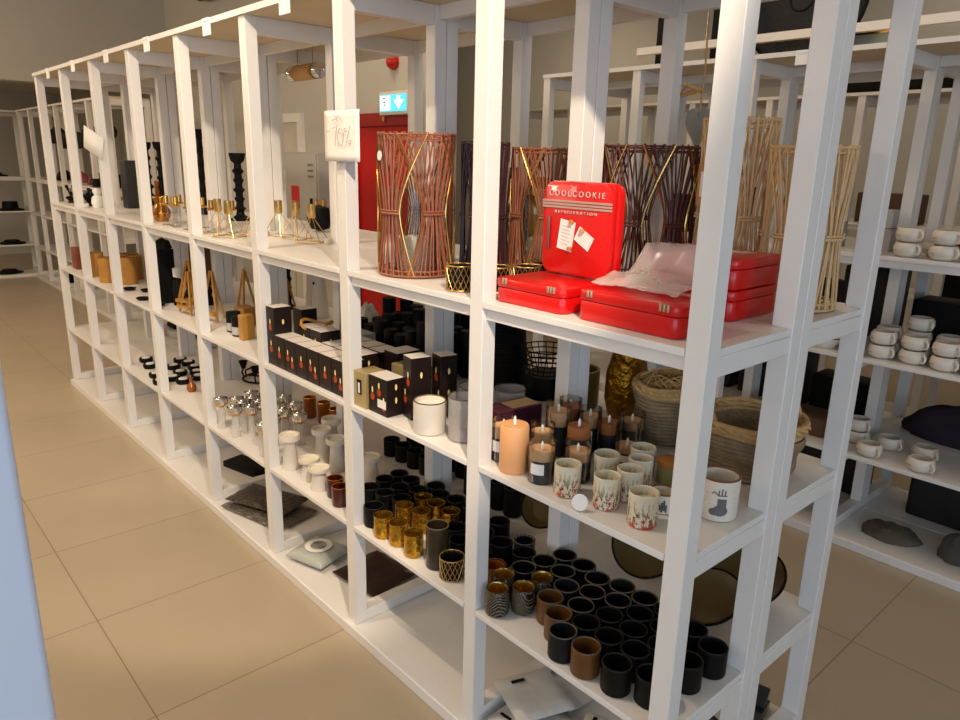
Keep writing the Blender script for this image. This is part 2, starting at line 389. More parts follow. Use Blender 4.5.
# lamps: long lit tube under the low ceiling at the far end
lt=empty('mounted_tube_lamp','long lit fluorescent lamp under the low ceiling at the far left','lamp',(-10.2,.15,2.56))
MB().box(-.07,.07,-1.2,.55,0,.06).build('housing',WHITE,lt); MB().box(-.05,.05,-1.15,.5,-.02,0).build('diffuser',LAMPON,lt)
# suspended rail over the mug rows
ra=empty('hanging_rail','thin white rail hung on wires above the mug shelving rows','rail',(-.2,2.58,2.36))
MB().box(-1.95,2.2,-.02,.02,-.02,.02).build('rail',WHITE,ra)
for x in(-1.5,-.85,.6,1.8): MB().tube([(x,0,.02),(x,0,1.345)],.003,5).build('wire',STEEL,ra)
# price tag holders clipped to the top front edge
pr=empty('price_tag_holder','x','price tag'); MB().box(-.035,.035,-.004,0,-.055,.005).build('card',TAG,pr); MB().box(-.035,.035,-.0065,-.0045,-.005,.006).build('clip',TAG,pr)
PR=Kind(pr)
for i,(x,a) in enumerate(((-4.80,'furthest'),(-4.20,'second furthest'),(-3.56,'third furthest'),(-2.94,'third nearest'),(-2.255,'second nearest'),(-1.622,'nearest'))):
    PR((x,-.0105,2.206),'white price tag clip along the candle row top edge, %s one'%a,'price tag clips along the top edge')
for i,x in enumerate((-1.55,-.9)):
    PR((x,2.0995,2.206),'white price tag clip on top edge of mug row, %s one'%('left','right')[i],'price tag clips on the mug row')
# paper signs
s=empty('discount_sign','white paper sign with handwritten -70% pinned to a post','sign',(-1.295,-.006,1.772),.05)
q=MB(); n=8
for i in range(n+1):
    for j in range(n+1):
        u,v=i/n,j/n; q.v.append(((u-.5)*.185,-.004-.012*math.sin(u*2.6+.3)*(1-v)*.9-.002*v,(v-.5)*.15))
for i in range(n):
    for j in range(n): q.f.append((i*(n+1)+j,(i+1)*(n+1)+j,(i+1)*(n+1)+j+1,i*(n+1)+j+1)); q.mi.append(0)
o=q.build('paper',PAPER,s); sm=o.modifiers.new('thick','SOLIDIFY'); sm.thickness=.0004
INK=M('pencil_ink',(168,156,142),.8)
q=MB(); y=-.0175
for st in ([(-.055,.012),(-.038,.016)],[(-.032,.022),(-.008,.026),(-.018,-.03)],[(.009+.013*math.cos(2*PI*i/14),-.004+.025*math.sin(2*PI*i/14)) for i in range(15)],[(.052,.028),(.032,-.028)],[(.031+.005*math.cos(2*PI*i/8),.016+.006*math.sin(2*PI*i/8)) for i in range(9)],[(.051+.005*math.cos(2*PI*i/8),-.018+.006*math.sin(2*PI*i/8)) for i in range(9)],[(-.03,.045),(-.012,.05),(.0,.04)],[(-.02,.06),(-.015,.055)]):
    q.tube([(a*1.15,y,b) for a,b in st],.0010,5)
q.build('handwriting',INK,s)
MB().lathe([(0,0),(.006,0),(.006,.004),(0,.005)],12,mat=Matrix.Translation((-.005,-.014,.062))@mt).build('pin',TAG,s)
s=empty('paper_sheet','blank white paper sheet hanging askew from a far post of the row','sign',(-3.925,-.0065,1.752),.62)
q=MB(); q.add([(-.06,-.010,.10),(.062,-.014,.03),(.045,-.02,-.09),(-.075,-.012,-.02)],[(0,3,2,1)])
o=q.build('paper',PAPER,s); sm=o.modifiers.new('thick','SOLIDIFY'); sm.thickness=.0006
# things stored on top behind the mug rows
bk=empty('round_basket','large black round basket standing on its edge on top of the rear shelving','basket',(-1.2,2.70,2.2125))
R_=.32
m_=Matrix.Translation((0,0,R_+.004))@Matrix.Rotation(PI/2,4,'X')
q=MB(); q.lathe([(0,-.05),(R_*.8,-.05),(R_,.05),(R_-.012,.05),(R_*.78,-.038),(0,-.038)],36,mat=m_)
q.build('body',M('black_weave',(34,34,34),.7,var=(60,.4),bump=(90,.6)),bk); MB().ring(R_-.006,.009,.05,mat=m_,seg=36).build('rim',BLACK,bk)
q=MB(); q.ring(.06,.006,.075,mat=m_,seg=20); q.build('handle',BLACK,bk)
pc=empty('framed_picture','pale green picture in gold frame leaning on the rear shelving top','picture',(-.93,2.80,2.2125))
MB().box(-.19,.19,-.01,.01,.012,.148).build('canvas',M('pale_green_canvas',(150,160,150),.6,var=(9,.12)),pc)
q=MB(); q.box(-.205,-.19,-.014,.014,0,.16); q.box(.19,.205,-.014,.014,0,.16); q.box(-.19,.19,-.014,.014,0,.012); q.box(-.19,.19,-.014,.014,.148,.16); q.build('frame',GOLD,pc)
for i,(x,w_) in enumerate(((-2.12,.05),(-1.72,.1))):
    q=MB(); q.rbox(w_,.05,.42,.01,er=.004); tag(q.build('black_slab',BLACK,loc=(x,2.76,2.2125)),('narrow','wide')[i]+' black panel standing on top of the rear shelving','panel')
# hanging heart from the back of the rear row
hh=empty('hanging_heart','grey wooden heart hanging on beige ribbon behind the dark lantern','ornament',(-.6,.84,1.83))
pts=[]
for i in range(28):
    a=2*PI*i/28; pts.append((.0028*16*math.sin(a)**3*1.0,.0032*(13*math.cos(a)-5*math.cos(2*a)-2*math.cos(3*a)-math.cos(4*a))*1.35))
q=MB(); q.add([(x,-.006,z) for x,z in pts]+[(x,.006,z) for x,z in pts],[tuple(range(27,-1,-1)),tuple(range(28,56))]+[(i,(i+1)%28,28+(i+1)%28,28+i) for i in range(28)])
q.build('heart',M('grey_wood',(150,144,132),.7),hh)
q=MB(); q.tube([(0,0,.03),(.005,0,.15),(0,0,.29)],.003,6); q.tube([(0,0,.10),(-.05,-.01,.12),(-.07,-.01,.09),(-.02,0,.1)],.008,6); q.build('ribbon',TAN,hh)
# wooden roll with shiny knobs hanging under the top boards
hr=empty('hanging_roll','tan roll with shiny knobs hung on hooks under the top boards','ornament',(-2.50,.54,2.085))
mx=Matrix.Rotation(PI/2,4,'Y')
MB().lathe([(0,-.085),(.035,-.085),(.035,.085),(0,.085)],20,mat=mx).build('roll',TAN,hr)
for s_ in(-1,1):
    MB().lathe([(0,-.03),(.03,-.022),(.036,0),(.03,.022),(0,.03)],16,c=(0,0,s_*.12),mat=mx).build('knob',CHROME,hr)
    MB().tube([(s_*.07,0,.03),(s_*.07,0,.107)],.002,5).build('hook',STEEL,hr)
# ------------------------------------------------------------------ nearest bay, upper shelf: tins and lanterns
def text(body,size,mat,parent,loc,rot,sx=1,name='lettering'):
    cu=bpy.data.curves.new(name,'FONT'); cu.body=body; cu.size=size; cu.extrude=.001; cu.align_x='CENTER'; cu.align_y='CENTER'; cu.space_character=1.6
    o=bpy.data.objects.new(name,cu); COL.objects.link(o); dg=bpy.context.evaluated_depsgraph_get()
    me=bpy.data.meshes.new_from_object(o.evaluated_get(dg)); bpy.data.objects.remove(o); me.materials.clear(); me.materials.append(mat)
    o=bpy.data.objects.new(name,me); COL.objects.link(o); o.parent=parent; o.location=loc; o.rotation_euler=rot; o.scale=(sx,1,1); return o
SILV=M('silver_print',(216,196,186),.35,.2)
def tin(name,label,loc,rz,w,d,h,group=None):
    t=empty(name,label,'biscuit tin',loc,rz,group)
    MB().rbox(w,d,h-.024,.022,er=.004).build('body',RED,t)
    LD=MB().rbox(w+.004,d+.004,.024,.024,er=.005).build('lid',RED,t,(0,0,h-.0235))
    m=Matrix.Identity(4)
    for k in range(3): MB().rbox(.006,.006,.016,.002,er=.001).build('hinge',M('hinge_metal',(190,160,130),.3,.5),LD,(w/2-.045+k*.0095,-d/2-.0035,.0095))
    for k in range(2): MB().rbox(.006,.006,.016,.002,er=.001).build('hinge',M('hinge_metal',(190,160,130),.3,.5),LD,(-w/2+.035+k*.0095,-d/2-.0035,.0095))
    q=MB(); q.box(-w/2+.05,w/2-.05,-.012,.012,.024,.0245); q.build('lid_stripe',SILV,LD,(0,d*.3,0))
    return t
tin('biscuit_tin','red retro biscuit tin lying flat under the upright tin, nearest bay',(-.528,.17,Z3),0,.235,.268,.062,'red tins')
tin('biscuit_tin','red biscuit tin lying at the front edge beside the corner post',(-.232,.128,Z3),0,.275,.18,.07,'red tins')
tin('biscuit_tin','red biscuit tin at the bottom of the two stacked behind the corner post',(-.243,.405,Z3),0,.24,.22,.071,'red tins')
tin('biscuit_tin','red biscuit tin on top of the two stacked behind the corner post',(-.243,.405,Z3+.0735),0,.24,.22,.071,'red tins')
ft=empty('fridge_tin','upright red tin shaped like a retro fridge with two paper notes','biscuit tin',(-.520,.215,Z3+.0665),-.04)
m_=Matrix.Translation((0,0,.1185))@Matrix.Rotation(PI/2,4,'X')
MB().rbox(.236,.237,.03,.03,mat=m_@Matrix.Translation((0,0,-.03)),er=.006).build('body',RED,ft)
FD=MB().rbox(.236,.237,.022,.03,mat=m_,er=.007).build('door',RED,ft)
for k in range(3): MB().box(-.118,.118,-.0245,-.0215,-.002,.003).build('chrome_band',M('tin_band',(186,158,146),.4,.2),FD,(0,0,.172+k*.0075))
MB().rbox(.008,.004,.085,.002,er=.001).build('handle',M('tin_handle',(112,88,84),.4,.3),FD,(-.092,-.0245,.062))
text('COOLCOOKIE',.0205,SILV,FD,(0,-.0238,.2065),(PI/2,0,0),1.0)
text('REFRIGERATION',.0098,SILV,FD,(0,-.0238,.1605),(PI/2,0,0),1.35)
q=MB(); q.box(-.026,.026,-.0008,.0008,-.038,.038,mat=Matrix.Rotation(.14,4,'Y')); o=q.build('note',PAPER,FD,(-.028,-.0238,.102))
q=MB(); q.box(-.028,.028,-.0008,.0008,-.019,.019,mat=Matrix.Rotation(.5,4,'Y')); q.build('note',PAPER,FD,(.034,-.0238,.098))
q=MB()
for i in range(6): q.box(-.018,.016-.004*(i%2),-.0014,-.001,.022-i*.009,.0228-i*.009,mat=Matrix.Rotation(.14,4,'Y'))
q.build('note_writing',M('note_ink',(150,130,124),.7),FD,(-.028,-.0238,.102))
for x,z,m in((-.008,.138,AMBERW),(.03,.118,TAN),(-.01,.07,CORK)): MB().lathe([(0,-.005),(.006,-.004),(.007,0),(.006,.004),(0,.005)],12).build('magnet',m,FD,(x,-.028,z))
# thin plastic bag lying over the front tin and the stack
q=MB(); nx,ny=22,16
for i in range(nx+1):
    for j in range(ny+1):
        u,v=i/nx,j/ny
        x=-.37+.235*u-.012*math.sin(v*5); y=.085+.265*v
        base=Z3+.0755 if y<.24 else Z3+.0755+(min((y-.24)/.045,1))*.078
        arch=.03*math.sin(PI*min(1,v*1.1))*(1-abs(u-.5)*1.2)
        z=base+.006+max(0,arch)+.010*noise.noise(Vector((x*22,y*22,3)))+.004*noise.noise(Vector((x*60,y*60,9)))
        q.v.append((x,y,max(z,base+.002)))
for i in range(nx):
    for j in range(ny): q.f.append((i*(ny+1)+j,(i+1)*(ny+1)+j,(i+1)*(ny+1)+j+1,i*(ny+1)+j+1)); q.mi.append(0)
o=q.build('plastic_bag',FILM,sharp=180); o.modifiers.new('t','SOLIDIFY').thickness=.0004
tag(o,'crumpled clear plastic bag draped over the red tins by the corner post','plastic bag')
# rattan lanterns: sticks gathered into bundles at the waist
def lantern(label,loc,R,h,mat,rz=0,nb=4,ns=13,liner=True,gold=GOLD,seed=1,group=None,top=.25,tagged=False,stick=.0028):
    t=empty('rattan_lantern',label,'lantern',loc,rz,group); rr=random.Random(seed)
    q=MB(); sr=stick
    for b in range(nb):
        a0=2*PI*b/nb
        for k in range(ns):
            s=(k/(ns-1)-.5)*2
            for lay in range(1):
                pts=[]
                for i in range(13):
                    z=i/12
                    w=.46+1.15*((z-.47)/.53)**1.35 if z>.47 else .46+.62*((.47-z)/.47)**1.4
                    # sticks lean past their neighbours above the waist, so the band at the top is a lattice
                    a=a0+s*(PI/nb)*w+.006*math.sin(k*7+i)
                    rad=R*(1-.05*math.sin(PI*z))-(.005 if (k+b)%2 else 0)
                    pts.append((rad*math.cos(a),rad*math.sin(a),.004+z*(h-.004)))
                q.tube(pts,sr,5)
    q.build('cane_sticks',mat,t)
    q=MB(); q.ring(R,.003,h*.985,seg=40); q.ring(R-.006,.0025,h*.955,seg=40); q.build('top_ring',mat,t)
    q=MB(); q.ring(R,.0035,.006,seg=40); q.ring(R-.005,.003,.02,seg=40); q.build('base_ring',mat,t)
    q=MB(); q.lathe([(0,.001),(R-.006,.001),(R-.006,.007),(0,.007)],32); q.build('base_disc',mat,t)
    for b in range(nb):
        a0=2*PI*b/nb; q=MB(); hw=(PI/nb)*.50
        pts=[((R*.972+.003)*math.cos(a0-hw+2*hw*i/8),(R*.972+.003)*math.sin(a0-hw+2*hw*i/8),h*.45) for i in range(9)]
        q.tube(pts,.004,6); q.tube([(x,y,z+.008) for x,y,z in pts],.003,6); q.build('waist_tie',mat,t)
        if gold:
            q=MB()
            for s in(-1,1):
                pts=[]
                for i in range(12):
                    z=i/11; w=.52+1.15*((z-.47)/.53)**1.35 if z>.47 else .52+.62*((.47-z)/.47)**1.4
                    a=a0+s*(PI/nb)*w; pts.append(((R+.003)*math.cos(a),(R+.003)*math.sin(a),.006+z*(h-.008)))
                q.tube(pts,.0022,5)
            q.build('arch_strand',gold,t)
    if liner:
        g=MB(); g.lathe(cup_profile(R*.6,h*.6,.003),28); g.build('glass_liner',TGLASS,t,(0,0,.0075))
        c=MB(); c.lathe(cup_profile(R*.38,h*.25,.02),20); c.build('candle',CREAM,t,(0,0,.0115))
    if tagged:
        c=MB(); c.lathe([(0,0),(.014,0),(.014,.002),(0,.002)],18,mat=Matrix.Rotation(PI/2,4,'X')); c.build('hang_tag',tagged,t,(0,-R-.006,h*(.62 if tagged==BLACK else .84)))
    return t
LG='rattan lanterns'
lantern('largest copper rattan lantern with gold strands, left on the shelf of second bay',(-1.127,.145,Z3),.116,.425,CANE_C,-.15,nb=5,ns=11,seed=2,group=LG,tagged=PAPER)
lantern('plum-dark rattan lantern just left of the second post, beside the largest copper one',(-1.0,.314,Z3),.074,.405,CANE_P,.2,nb=5,ns=12,liner=False,gold=None,seed=3,group=LG)
lantern('copper rattan lantern between the second post and the fridge-shaped tin',(-.975,.545,Z3),.10,.395,CANE_C,-.55,nb=5,ns=11,liner=True,seed=4,group=LG)
lantern('large dark brown rattan lantern behind the fridge-shaped red tin',(-.60,.603,Z3),.147,.405,CANE_D,-.35,nb=7,ns=9,liner=False,seed=5,group=LG,tagged=BLACK)
lantern('natural pale rattan lantern at the right end of the rear row',(-.135,.632,Z3),.10,.405,CANE_N,-.3,nb=5,ns=9,stick=.0034,liner=False,gold=None,seed=6,group=LG)
nl=lantern('taller natural rattan lantern with kraft tag, left of the end one',(-.345,.645,Z3),.098,.475,CANE_N,-.55,nb=5,ns=10,stick=.0034,liner=False,gold=None,seed=9,group=LG,top=.3)
MB().box(-.03,.03,-.001,.001,-.055,.055).build('kraft_tag',M('kraft',(176,134,90),.7),nl,(.02,-.105,.30)); MB().box(-.012,.026,-.0022,-.0012,-.03,.035).build('tag_label',PAPER,nl,(.02,-.105,.30))
lantern('smaller copper rattan lantern with glass liner, rear row behind the largest one',(-1.225,.565,Z3),.088,.33,CANE_C,.9,nb=5,ns=10,seed=8,group=LG)
# paper bag seen through the lantern
pb=empty('paper_bag','beige paper bag with white label behind the copper lantern','bag',(-1.09,.70,Z3),.1)
q=MB(); q.box(-.06,.06,-.035,.035,0,.30); q.build('bag',TAN,pb,bevel=.004); MB().box(-.03,.035,-.037,-.0355,.17,.26).build('label',PAPER,pb)
# gold mesh votives
def mesh_votive(label,loc,group=None,r=.039,h=.072,inner=BLACKC,net=M('pale_gold_wire',(196,158,96),.35,.8)):
    t=empty('mesh_votive',label,'votive holder',loc,rnd.random(),group)
    MB().lathe(cup_profile(r-.003,h-.004),24).build('cup',inner,t)
    q=MB(); n=16
    for k in range(n):
        for s in(-1,1):
            pts=[]
            for i in range(9):
                z=i/8; a=2*PI*(k+s*z*2)/n; pts.append(((r)*math.cos(a),(r)*math.sin(a),.003+z*(h-.006)))
            q.tube(pts,.0009,4)
    q.ring(r,.0018,h-.002); q.ring(r,.0018,.003); q.build('wire_net',net,t)
    return t
mesh_votive('gold wire mesh votive in front of the plum lantern, second bay upper shelf',(-.815,.062,Z3),'gold mesh votives')
mesh_votive('gold wire mesh votive left of the red tin, behind the second post',(-.738,.128,Z3),'gold mesh votives')
mesh_votive('gold wire mesh votive half hidden by the lying red tin, left one',(-.70,.208,Z3),'gold mesh votives')
mesh_votive('gold wire mesh votive behind the lying red tin, right one',(-.712,.292,Z3),'gold mesh votives')
mesh_votive('black votive in gold mesh alone at the front of second bay low shelf',(-.832,.062,Z1),'gold mesh votives')
mesh_votive('black mesh patterned votive at the back left of nearest low shelf',(-.752,.302,Z1),None,.034,.078,BLACKC,RIMC)
mesh_votive('amber patterned votive standing beside the post, nearest low shelf',(-.715,.135,Z1),None,.034,.07,AMBER,RUST)
# ------------------------------------------------------------------ nearest bay, middle shelf: candles
def led(q,x,y,z,h=.024):
    q.lathe([(0,0),(.0035,.002),(.0045,h*.4),(.003,h*.8),(0,h)],10,c=(x,y,z))
def jar_candle(label,loc,r,h,wax,band=NAVY,glass=True,lab=True,gh=.022,rz=.75):
    t=empty('jar_candle',label,'candle',loc,rz,'candles in glass jars')
    WX=MB().lathe([(0,.004),(r-.003,.004),(r-.003,h-.003),(r-.008,h-.006),(0,h-.008)],28).build('wax',wax,t)
    BD=MB().lathe([(r-.0025,.0045),(r-.0022,h*.68),(r-.001,h*.68),(r-.001,.0045)],28).build('dark_band',band,t)
    if glass: MB().lathe([(0,0),(r-.001,0),(r,.003),(r,h+gh),(r-.0009,h+gh),(r-.0009,.003),(0,.0035)],28).build('glass',TGLASS,t)
    q=MB(); led(q,0,0,h-.008,.026); q.build('flame_wick',LED,WX)
    if lab:
        q=MB(); a0=-PI/2-.35; w=.52; n=6
        for i in range(n+1):
            a=a0+(i/n-.5)*w*2
            for z in(h*.30,h*.62): q.v.append(((r+.0006)*math.cos(a),(r+.0006)*math.sin(a),z))
        for i in range(n): q.f.append((i*2,i*2+2,i*2+3,i*2+1)); q.mi.append(0)
        q.build('label',PAPER,BD)
    return t
pc=empty('pillar_candle','large plain peach pillar candle beside the second post','candle',(-.571,.054,Z2))
MB().lathe([(0,0),(.037,0),(.039,.003),(.039,.127),(.036,.132),(.03,.1305),(0,.128)],36).build('wax',PEACH,pc)
q=MB(); led(q,0,0,.128,.028); q.build('flame_wick',LED,pc)
P=[(-.648,.088,.036),(-.479,.066,.036),(-.548,.138,.034),(-.425,.145,.036),(-.497,.232,.035),(-.577,.234,.036),(-.612,.326,.034),(-.535,.33,.033),(-.475,.33,.033),(-.40,.325,.035),(-.383,.059,.034),(-.362,.186,.034),(-.275,.08,.033),(-.265,.158,.033),(-.165,.075,.035),(-.29,.235,.032),(-.33,.30,.034),(-.255,.315,.031),(-.177,.173,.033),(-.08,.255,.048),(-.571,.054,.04)]
P=relax(P,-.69,-.005,.01,.371,.002)
JC=[('peach jar candle with white label hidden behind the big pillar candle',.100,JPEACH,1,1),('peach jar candle with label at the front edge right of the big pillar',.092,JPEACH,1,1),('peach jar candle directly behind the front labelled jar candle',.102,JPEACH,1,0),('peach jar candle with label behind the leftmost poppy votive',.084,JPEACH,1,1),
('brown waxed jar candle in the middle of the candle group',.112,BROWNW,0,0),('tall peach jar candle with plain dark band, left rear',.133,JPEACH,1,0),('brown jar candle with clear glass rim at left back corner',.118,BROWNW,1,0),('small brown jar candle with label at back, left of its twin',.108,JPEACH,1,1),('small brown jar candle at back, right of its twin',.108,BROWNW,1,0),('peach jar candle in a tall clear glass at the back, label facing front',.062,JPEACH,1,1)]
for (x,y,r),(l,h,w,g,lb) in zip(P,JC): jar_candle(l,(x,y,Z2),r,h,w,NAVY,g,lb,.055 if 'tall clear' in l else .02)
jar_candle('peach jar candle with dark band on the rear row, in front of baskets',(-.475,.446,Z2),.037,.085,JPEACH,NAVY,True,False)
pv=empty('poppy_votive','x','votive candle')
MB().lathe(cup_profile(.034,.082,.003),28).build('glass',POPPY,pv); WX=MB().lathe([(0,.0035),(.0305,.0035),(.0305,.058),(0,.06)],24).build('wax',CREAM,pv)
q=MB(); q.tube([(0,0,.06),(.001,0,.071)],.0012,5); q.build('wick',PAPER,WX)
PV=Kind(pv)
for (x,y,r),l in zip(P[10:17],('leftmost at the front edge','behind the leftmost, left rear','second at the front edge beside the round tag','third row middle, behind the second one','rightmost at front, against the corner post','rear right of the group','furthest back of the group')):
    PV((x,y,Z2),'cream poppy print votive candle, %s'%l,'poppy print votives',rnd.random()*6,(r/.034,r/.034,1))
x,y,r=P[17]
t=empty('lidded_jar','small olive candle jar with orange wooden lid behind the corner post','jar',(x,y,Z2)); MB().lathe(cup_profile(.031,.05,.003),24).build('jar',OLIVEJ,t); MB().lathe([(0,0),(.032,0),(.033,.004),(.032,.016),(.028,.018),(0,.018)],24).build('lid',CORK,t,(0,0,.0505))
def print_pot(label,loc,r,h,stocking=True,rz=0):
    t=empty('printed_pot',label,'pot',loc,rz)
    MB().lathe(cup_profile(r,h,.005,.006),36).build('body',CREAM,t); MB().ring(r-.0025,.0028,h-.001,seg=36).build('rim',M('brown_rim',(120,70,36),.4),t)
    INKG=M('grey_ink',(92,90,92),.6)
    if stocking:
        q=MB(); a0=-PI/2
        def P2(u,v,o=.0006): a=a0+u/r; return ((r+o)*math.cos(a),(r+o)*math.sin(a),v)
        def body(u,v):
            if .03<=v<=.070 and -.006<=u<=.015: return True          # leg
            return ((u-.002)/.017)**2+((v-.030)/.014)**2<1 or ((u+.012)/.012)**2+((v-.026)/.009)**2<1   # heel and toe
        cell=.0011
        for i in range(-26,24):
            for j in range(8,80):
                u,v=i*cell,j*cell
                if body(u,v) and not (.0605<v<.0665) and (i*3+j*5)%7:
                    q.add([P2(u,v),P2(u+cell,v),P2(u+cell,v+cell),P2(u,v+cell)],[(0,1,2,3)])
        for a,b,c in((-.004,.069,.082),(.003,.069,.086),(.010,.069,.083)): q.tube([P2(a,b,.0005),P2(a+.001,c,.0005)],.0014,5)
        q.tube([P2(-.006,.070,.0005),P2(-.014,.077,.0005),P2(-.019,.072,.0005)],.0014,5)
        q.build('stocking_print',INKG,t)
        q=MB()
        for a,b in((-.03,.07),(-.034,.05),(-.03,.03),(.034,.06),(.036,.035),(-.022,.044),(.03,.078)): q.lathe([(0,0),(.0014,.0004),(0,.0014)],6,c=P2(a,b,.0))
        q.build('dot_print',M('dot_ink',(170,120,110),.6),t)
    else:
        q=MB()
        for i in range(7):
            a=-PI/2+.9*(i/6-.5); q.tube([(r*1.008*math.cos(a),r*1.008*math.sin(a),.008+.004*(i%2)),(r*1.008*math.cos(a),r*1.008*math.sin(a),.026+.006*(i%3))],.0024,5)
        q.build('leaf_print',INKG,t)
    return t
x,y,r=P[19]; print_pot('cream pot with grey Christmas stocking print right of the corner post',(x,y,Z2),.048,.103,True,.62)
x,y,r=P[18]; print_pot('small cream mug with grey print mostly hidden behind corner post',(x,y,Z2),.033,.05,False,.4)
rt=MB(); rt.lathe([(0,0),(.019,0),(.0205,.001),(.019,.003),(0,.003)],24,mat=Matrix.Rotation(1.15,4,'X')); tag(rt.build('round_tag',PAPER,loc=(-.300,.012,Z2+.0205),rz=.45),'round white paper tag leaning at the shelf edge before poppy votives','tag')
# purple berry box behind
bx=empty('printed_box','long box with purple berry print behind the pillar candle','box',(-.755,.235,Z2),-.12)
MB().box(-.04,.04,-.085,.075,0,.1).build('carton',PURPLE,bx,bevel=.002); MB().box(-.03,.03,-.03,.07,.1,.1008).build('label',M('beige_label',(196,166,120),.6),bx)
# printed glass jars behind the second post
def glass_jar(label,loc,r,h,fill):
    t=empty('glass_jar',label,'jar',loc,0,'printed glass jars')
    MB().lathe([(0,0),(r-.004,0),(r,.004),(r,h),(r-.0025,h),(r-.0025,.005),(0,.005)],32).build('glass',thin('printed_glass',(206,202,198),.30,.1),t); MB().ring(r-.001,.0018,h,seg=32).build('rim',RIMC,t)
    MB().lathe([(0,.0055),(r-.003,.0055),(r-.003,h*fill),(0,h*fill)],28).build('wax',M('plum_wax',(150,120,122),.4,var=(30,.5)),t)
glass_jar('clear glass jar candle behind the white pot, rear one of two',(-.905,.205,Z2),.05,.125,.3)
glass_jar('clear glass jar candle with plum print, front one beside the post',(-.83,.10,Z2),.049,.134,.35)
glass_jar('clear glass jar candle behind the second post, beside purple box',(-.855,.312,Z2),.05,.11,.5)
# ------------------------------------------------------------------ nearest bay, low shelf: cups and plates
K_BLACK=cup('ceramic_cup',BLACKC,DARKG); K_GREEN=cup('ceramic_cup',DARKG,RIMC); K_RUST=cup('ceramic_cup',RUST,RIMC); K_DIM=cup('ceramic_cup',BLACKC,RIMC)
def swirlcup():
    t=empty('swirl_votive','x','votive holder')
    MB().lathe([(0,0),(.028,0),(.034,.005),(.037,.03),(.036,.06),(.031,.075),(.033,.08),(.031,.08),(.029,.075),(.033,.058),(.034,.03),(.03,.006),(0,.005)],28).build('glass',SWIRL,t)
    MB().lathe([(.0305,.0795),(.0285,.074),(.0325,.058),(.0335,.03),(.029,.0065),(0,.0055)],28).build('gold_lining',GWAX,t); return Kind(t)
K_SW=swirlcup()
C=[(-.274,.043,'R'),(-.354,.044,'G'),(-.183,.055,'B'),(-.103,.083,'B'),(-.074,.298,'B'),(-.605,.040,'S'),(-.586,.12,'S'),(-.554,.19,'S'),(-.627,.316,'D'),(-.609,.37,'D'),(-.541,.40,'D'),(-.543,.30,'D'),(-.497,.37,'D'),(-.481,.247,'G'),(-.435,.31,'D'),(-.419,.38,'G'),(-.347,.40,'D'),(-.359,.338,'D'),(-.476,.165,'R'),(-.412,.116,'R'),(-.397,.207,'D'),(-.326,.24,'B'),(-.294,.308,'B'),(-.25,.219,'B'),(-.263,.125,'B'),(-.347,.137,'B'),(-.183,.138,'B'),(-.698,.317,'B'),(-.627,.225,'D'),(-.662,.165,'S'),(-.807,.235,'B'),(-.275,.376,'B'),(-.221,.288,'B'),(-.159,.216,'B'),(-.097,.20,'B'),(-.139,.305,'B'),(-.78,.14,'B')]
fix=[(-.752,.302,.036),(-.715,.135,.036)]
Q=relax(fix+[(x,y,.038) for x,y,_ in C],-.83,-.02,.004,.372,.001,((-.676,.02,.034),(-.676,.355,.034),(-.026,.02,.034),(-.026,.356,.034)),500,2)[2:]
def band_labels(items,fmt,bands,bnames):
    """items (x,y,...) -> one label each: n-th from the left within its depth band"""
    out=[None]*len(items); prev=0
    for bi,nm in enumerate(bnames):
        ids=[i for i,p in enumerate(items) if bands[bi]<=p[1]<bands[bi+1]]
        ids.sort(key=lambda i:items[i][0])
        for k,i in enumerate(ids): out[i]=fmt(i,ORD[k] if k<12 else '%dth'%(k+1),nm)
    return out
CN={'R':'rust brown','G':'dark grey green','B':'black','D':'dark brown black','S':'swirled'}
lb=band_labels(Q,lambda i,o,n:('%s %s, %s from left in the %s row, nearest low shelf'%(CN[C[i][2]],'gold lined votive' if C[i][2]=='S' else 'ceramic cup',o,n)),(-1,.10,.18,.255,.335,9),('front','second','middle','fourth','back'))
for (x,y,r),(a,b,k),l in zip(Q,C,lb):
    KK={'R':K_RUST,'G':K_GREEN,'B':K_BLACK,'D':K_DIM,'S':K_SW}[k]
    KK((x,y,Z1),l,'swirled votives' if k=='S' else 'ceramic cups on the nearest low shelf',rnd.random()*6)
def plate(label,loc,R,tilt,rz,mat=OLIVE):
    t=empty('round_plate',label,'plate',loc,rz,'brown glazed plates')
    m=Matrix.Rotation(tilt,4,'X')
    MB().lathe([(0,0),(R*.6,0),(R,.028),(R-.004,.031),(R*.6,.006),(0,.006)],40,mat=m).build('dish',M('plate_dark_back',(26,22,20),.35),t)
    MB().lathe([(R-.007,.0312),(R*.6,.0068),(0,.0068)],40,mat=m).build('glaze',mat,t)
    MB().ring(R-.003,.003,.0305,seg=40,mat=m).build('rim',BLACKC,t)
    q=MB(); zo=Z1-loc[2]+.003; c_,s_=math.cos(tilt),math.sin(tilt)
    for x in(-.3*R,.3*R): q.tube([(x,-R*.2*c_,zo),(x,R*.42*c_,zo),(x,R*.36*c_+.006*s_,R*.36*s_-.010)],.0025,5)
    q.tube([(-.3*R,R*.42*c_,zo),(.3*R,R*.42*c_,zo)],.0025,5)
    q.build('wire_stand',BLACK,t)
plate('big brown glazed plate leaning at right end of rear low shelf, front of two',(-.19,.495,Z1+.050),.10,.5,-.2)
plate('big brown glazed plate leaning right behind the front leaning plate',(-.165,.655,Z1+.063),.118,.5,-.2)
plate('large brown glazed plate leaning behind the cups under the candle shelf',(-.45,.57,Z1+.10),.125,.85,.0)
plate('brown glazed plate leaning behind the cups beside the back post, leftmost',(-.865,.53,Z1+.075),.09,.85,.1)
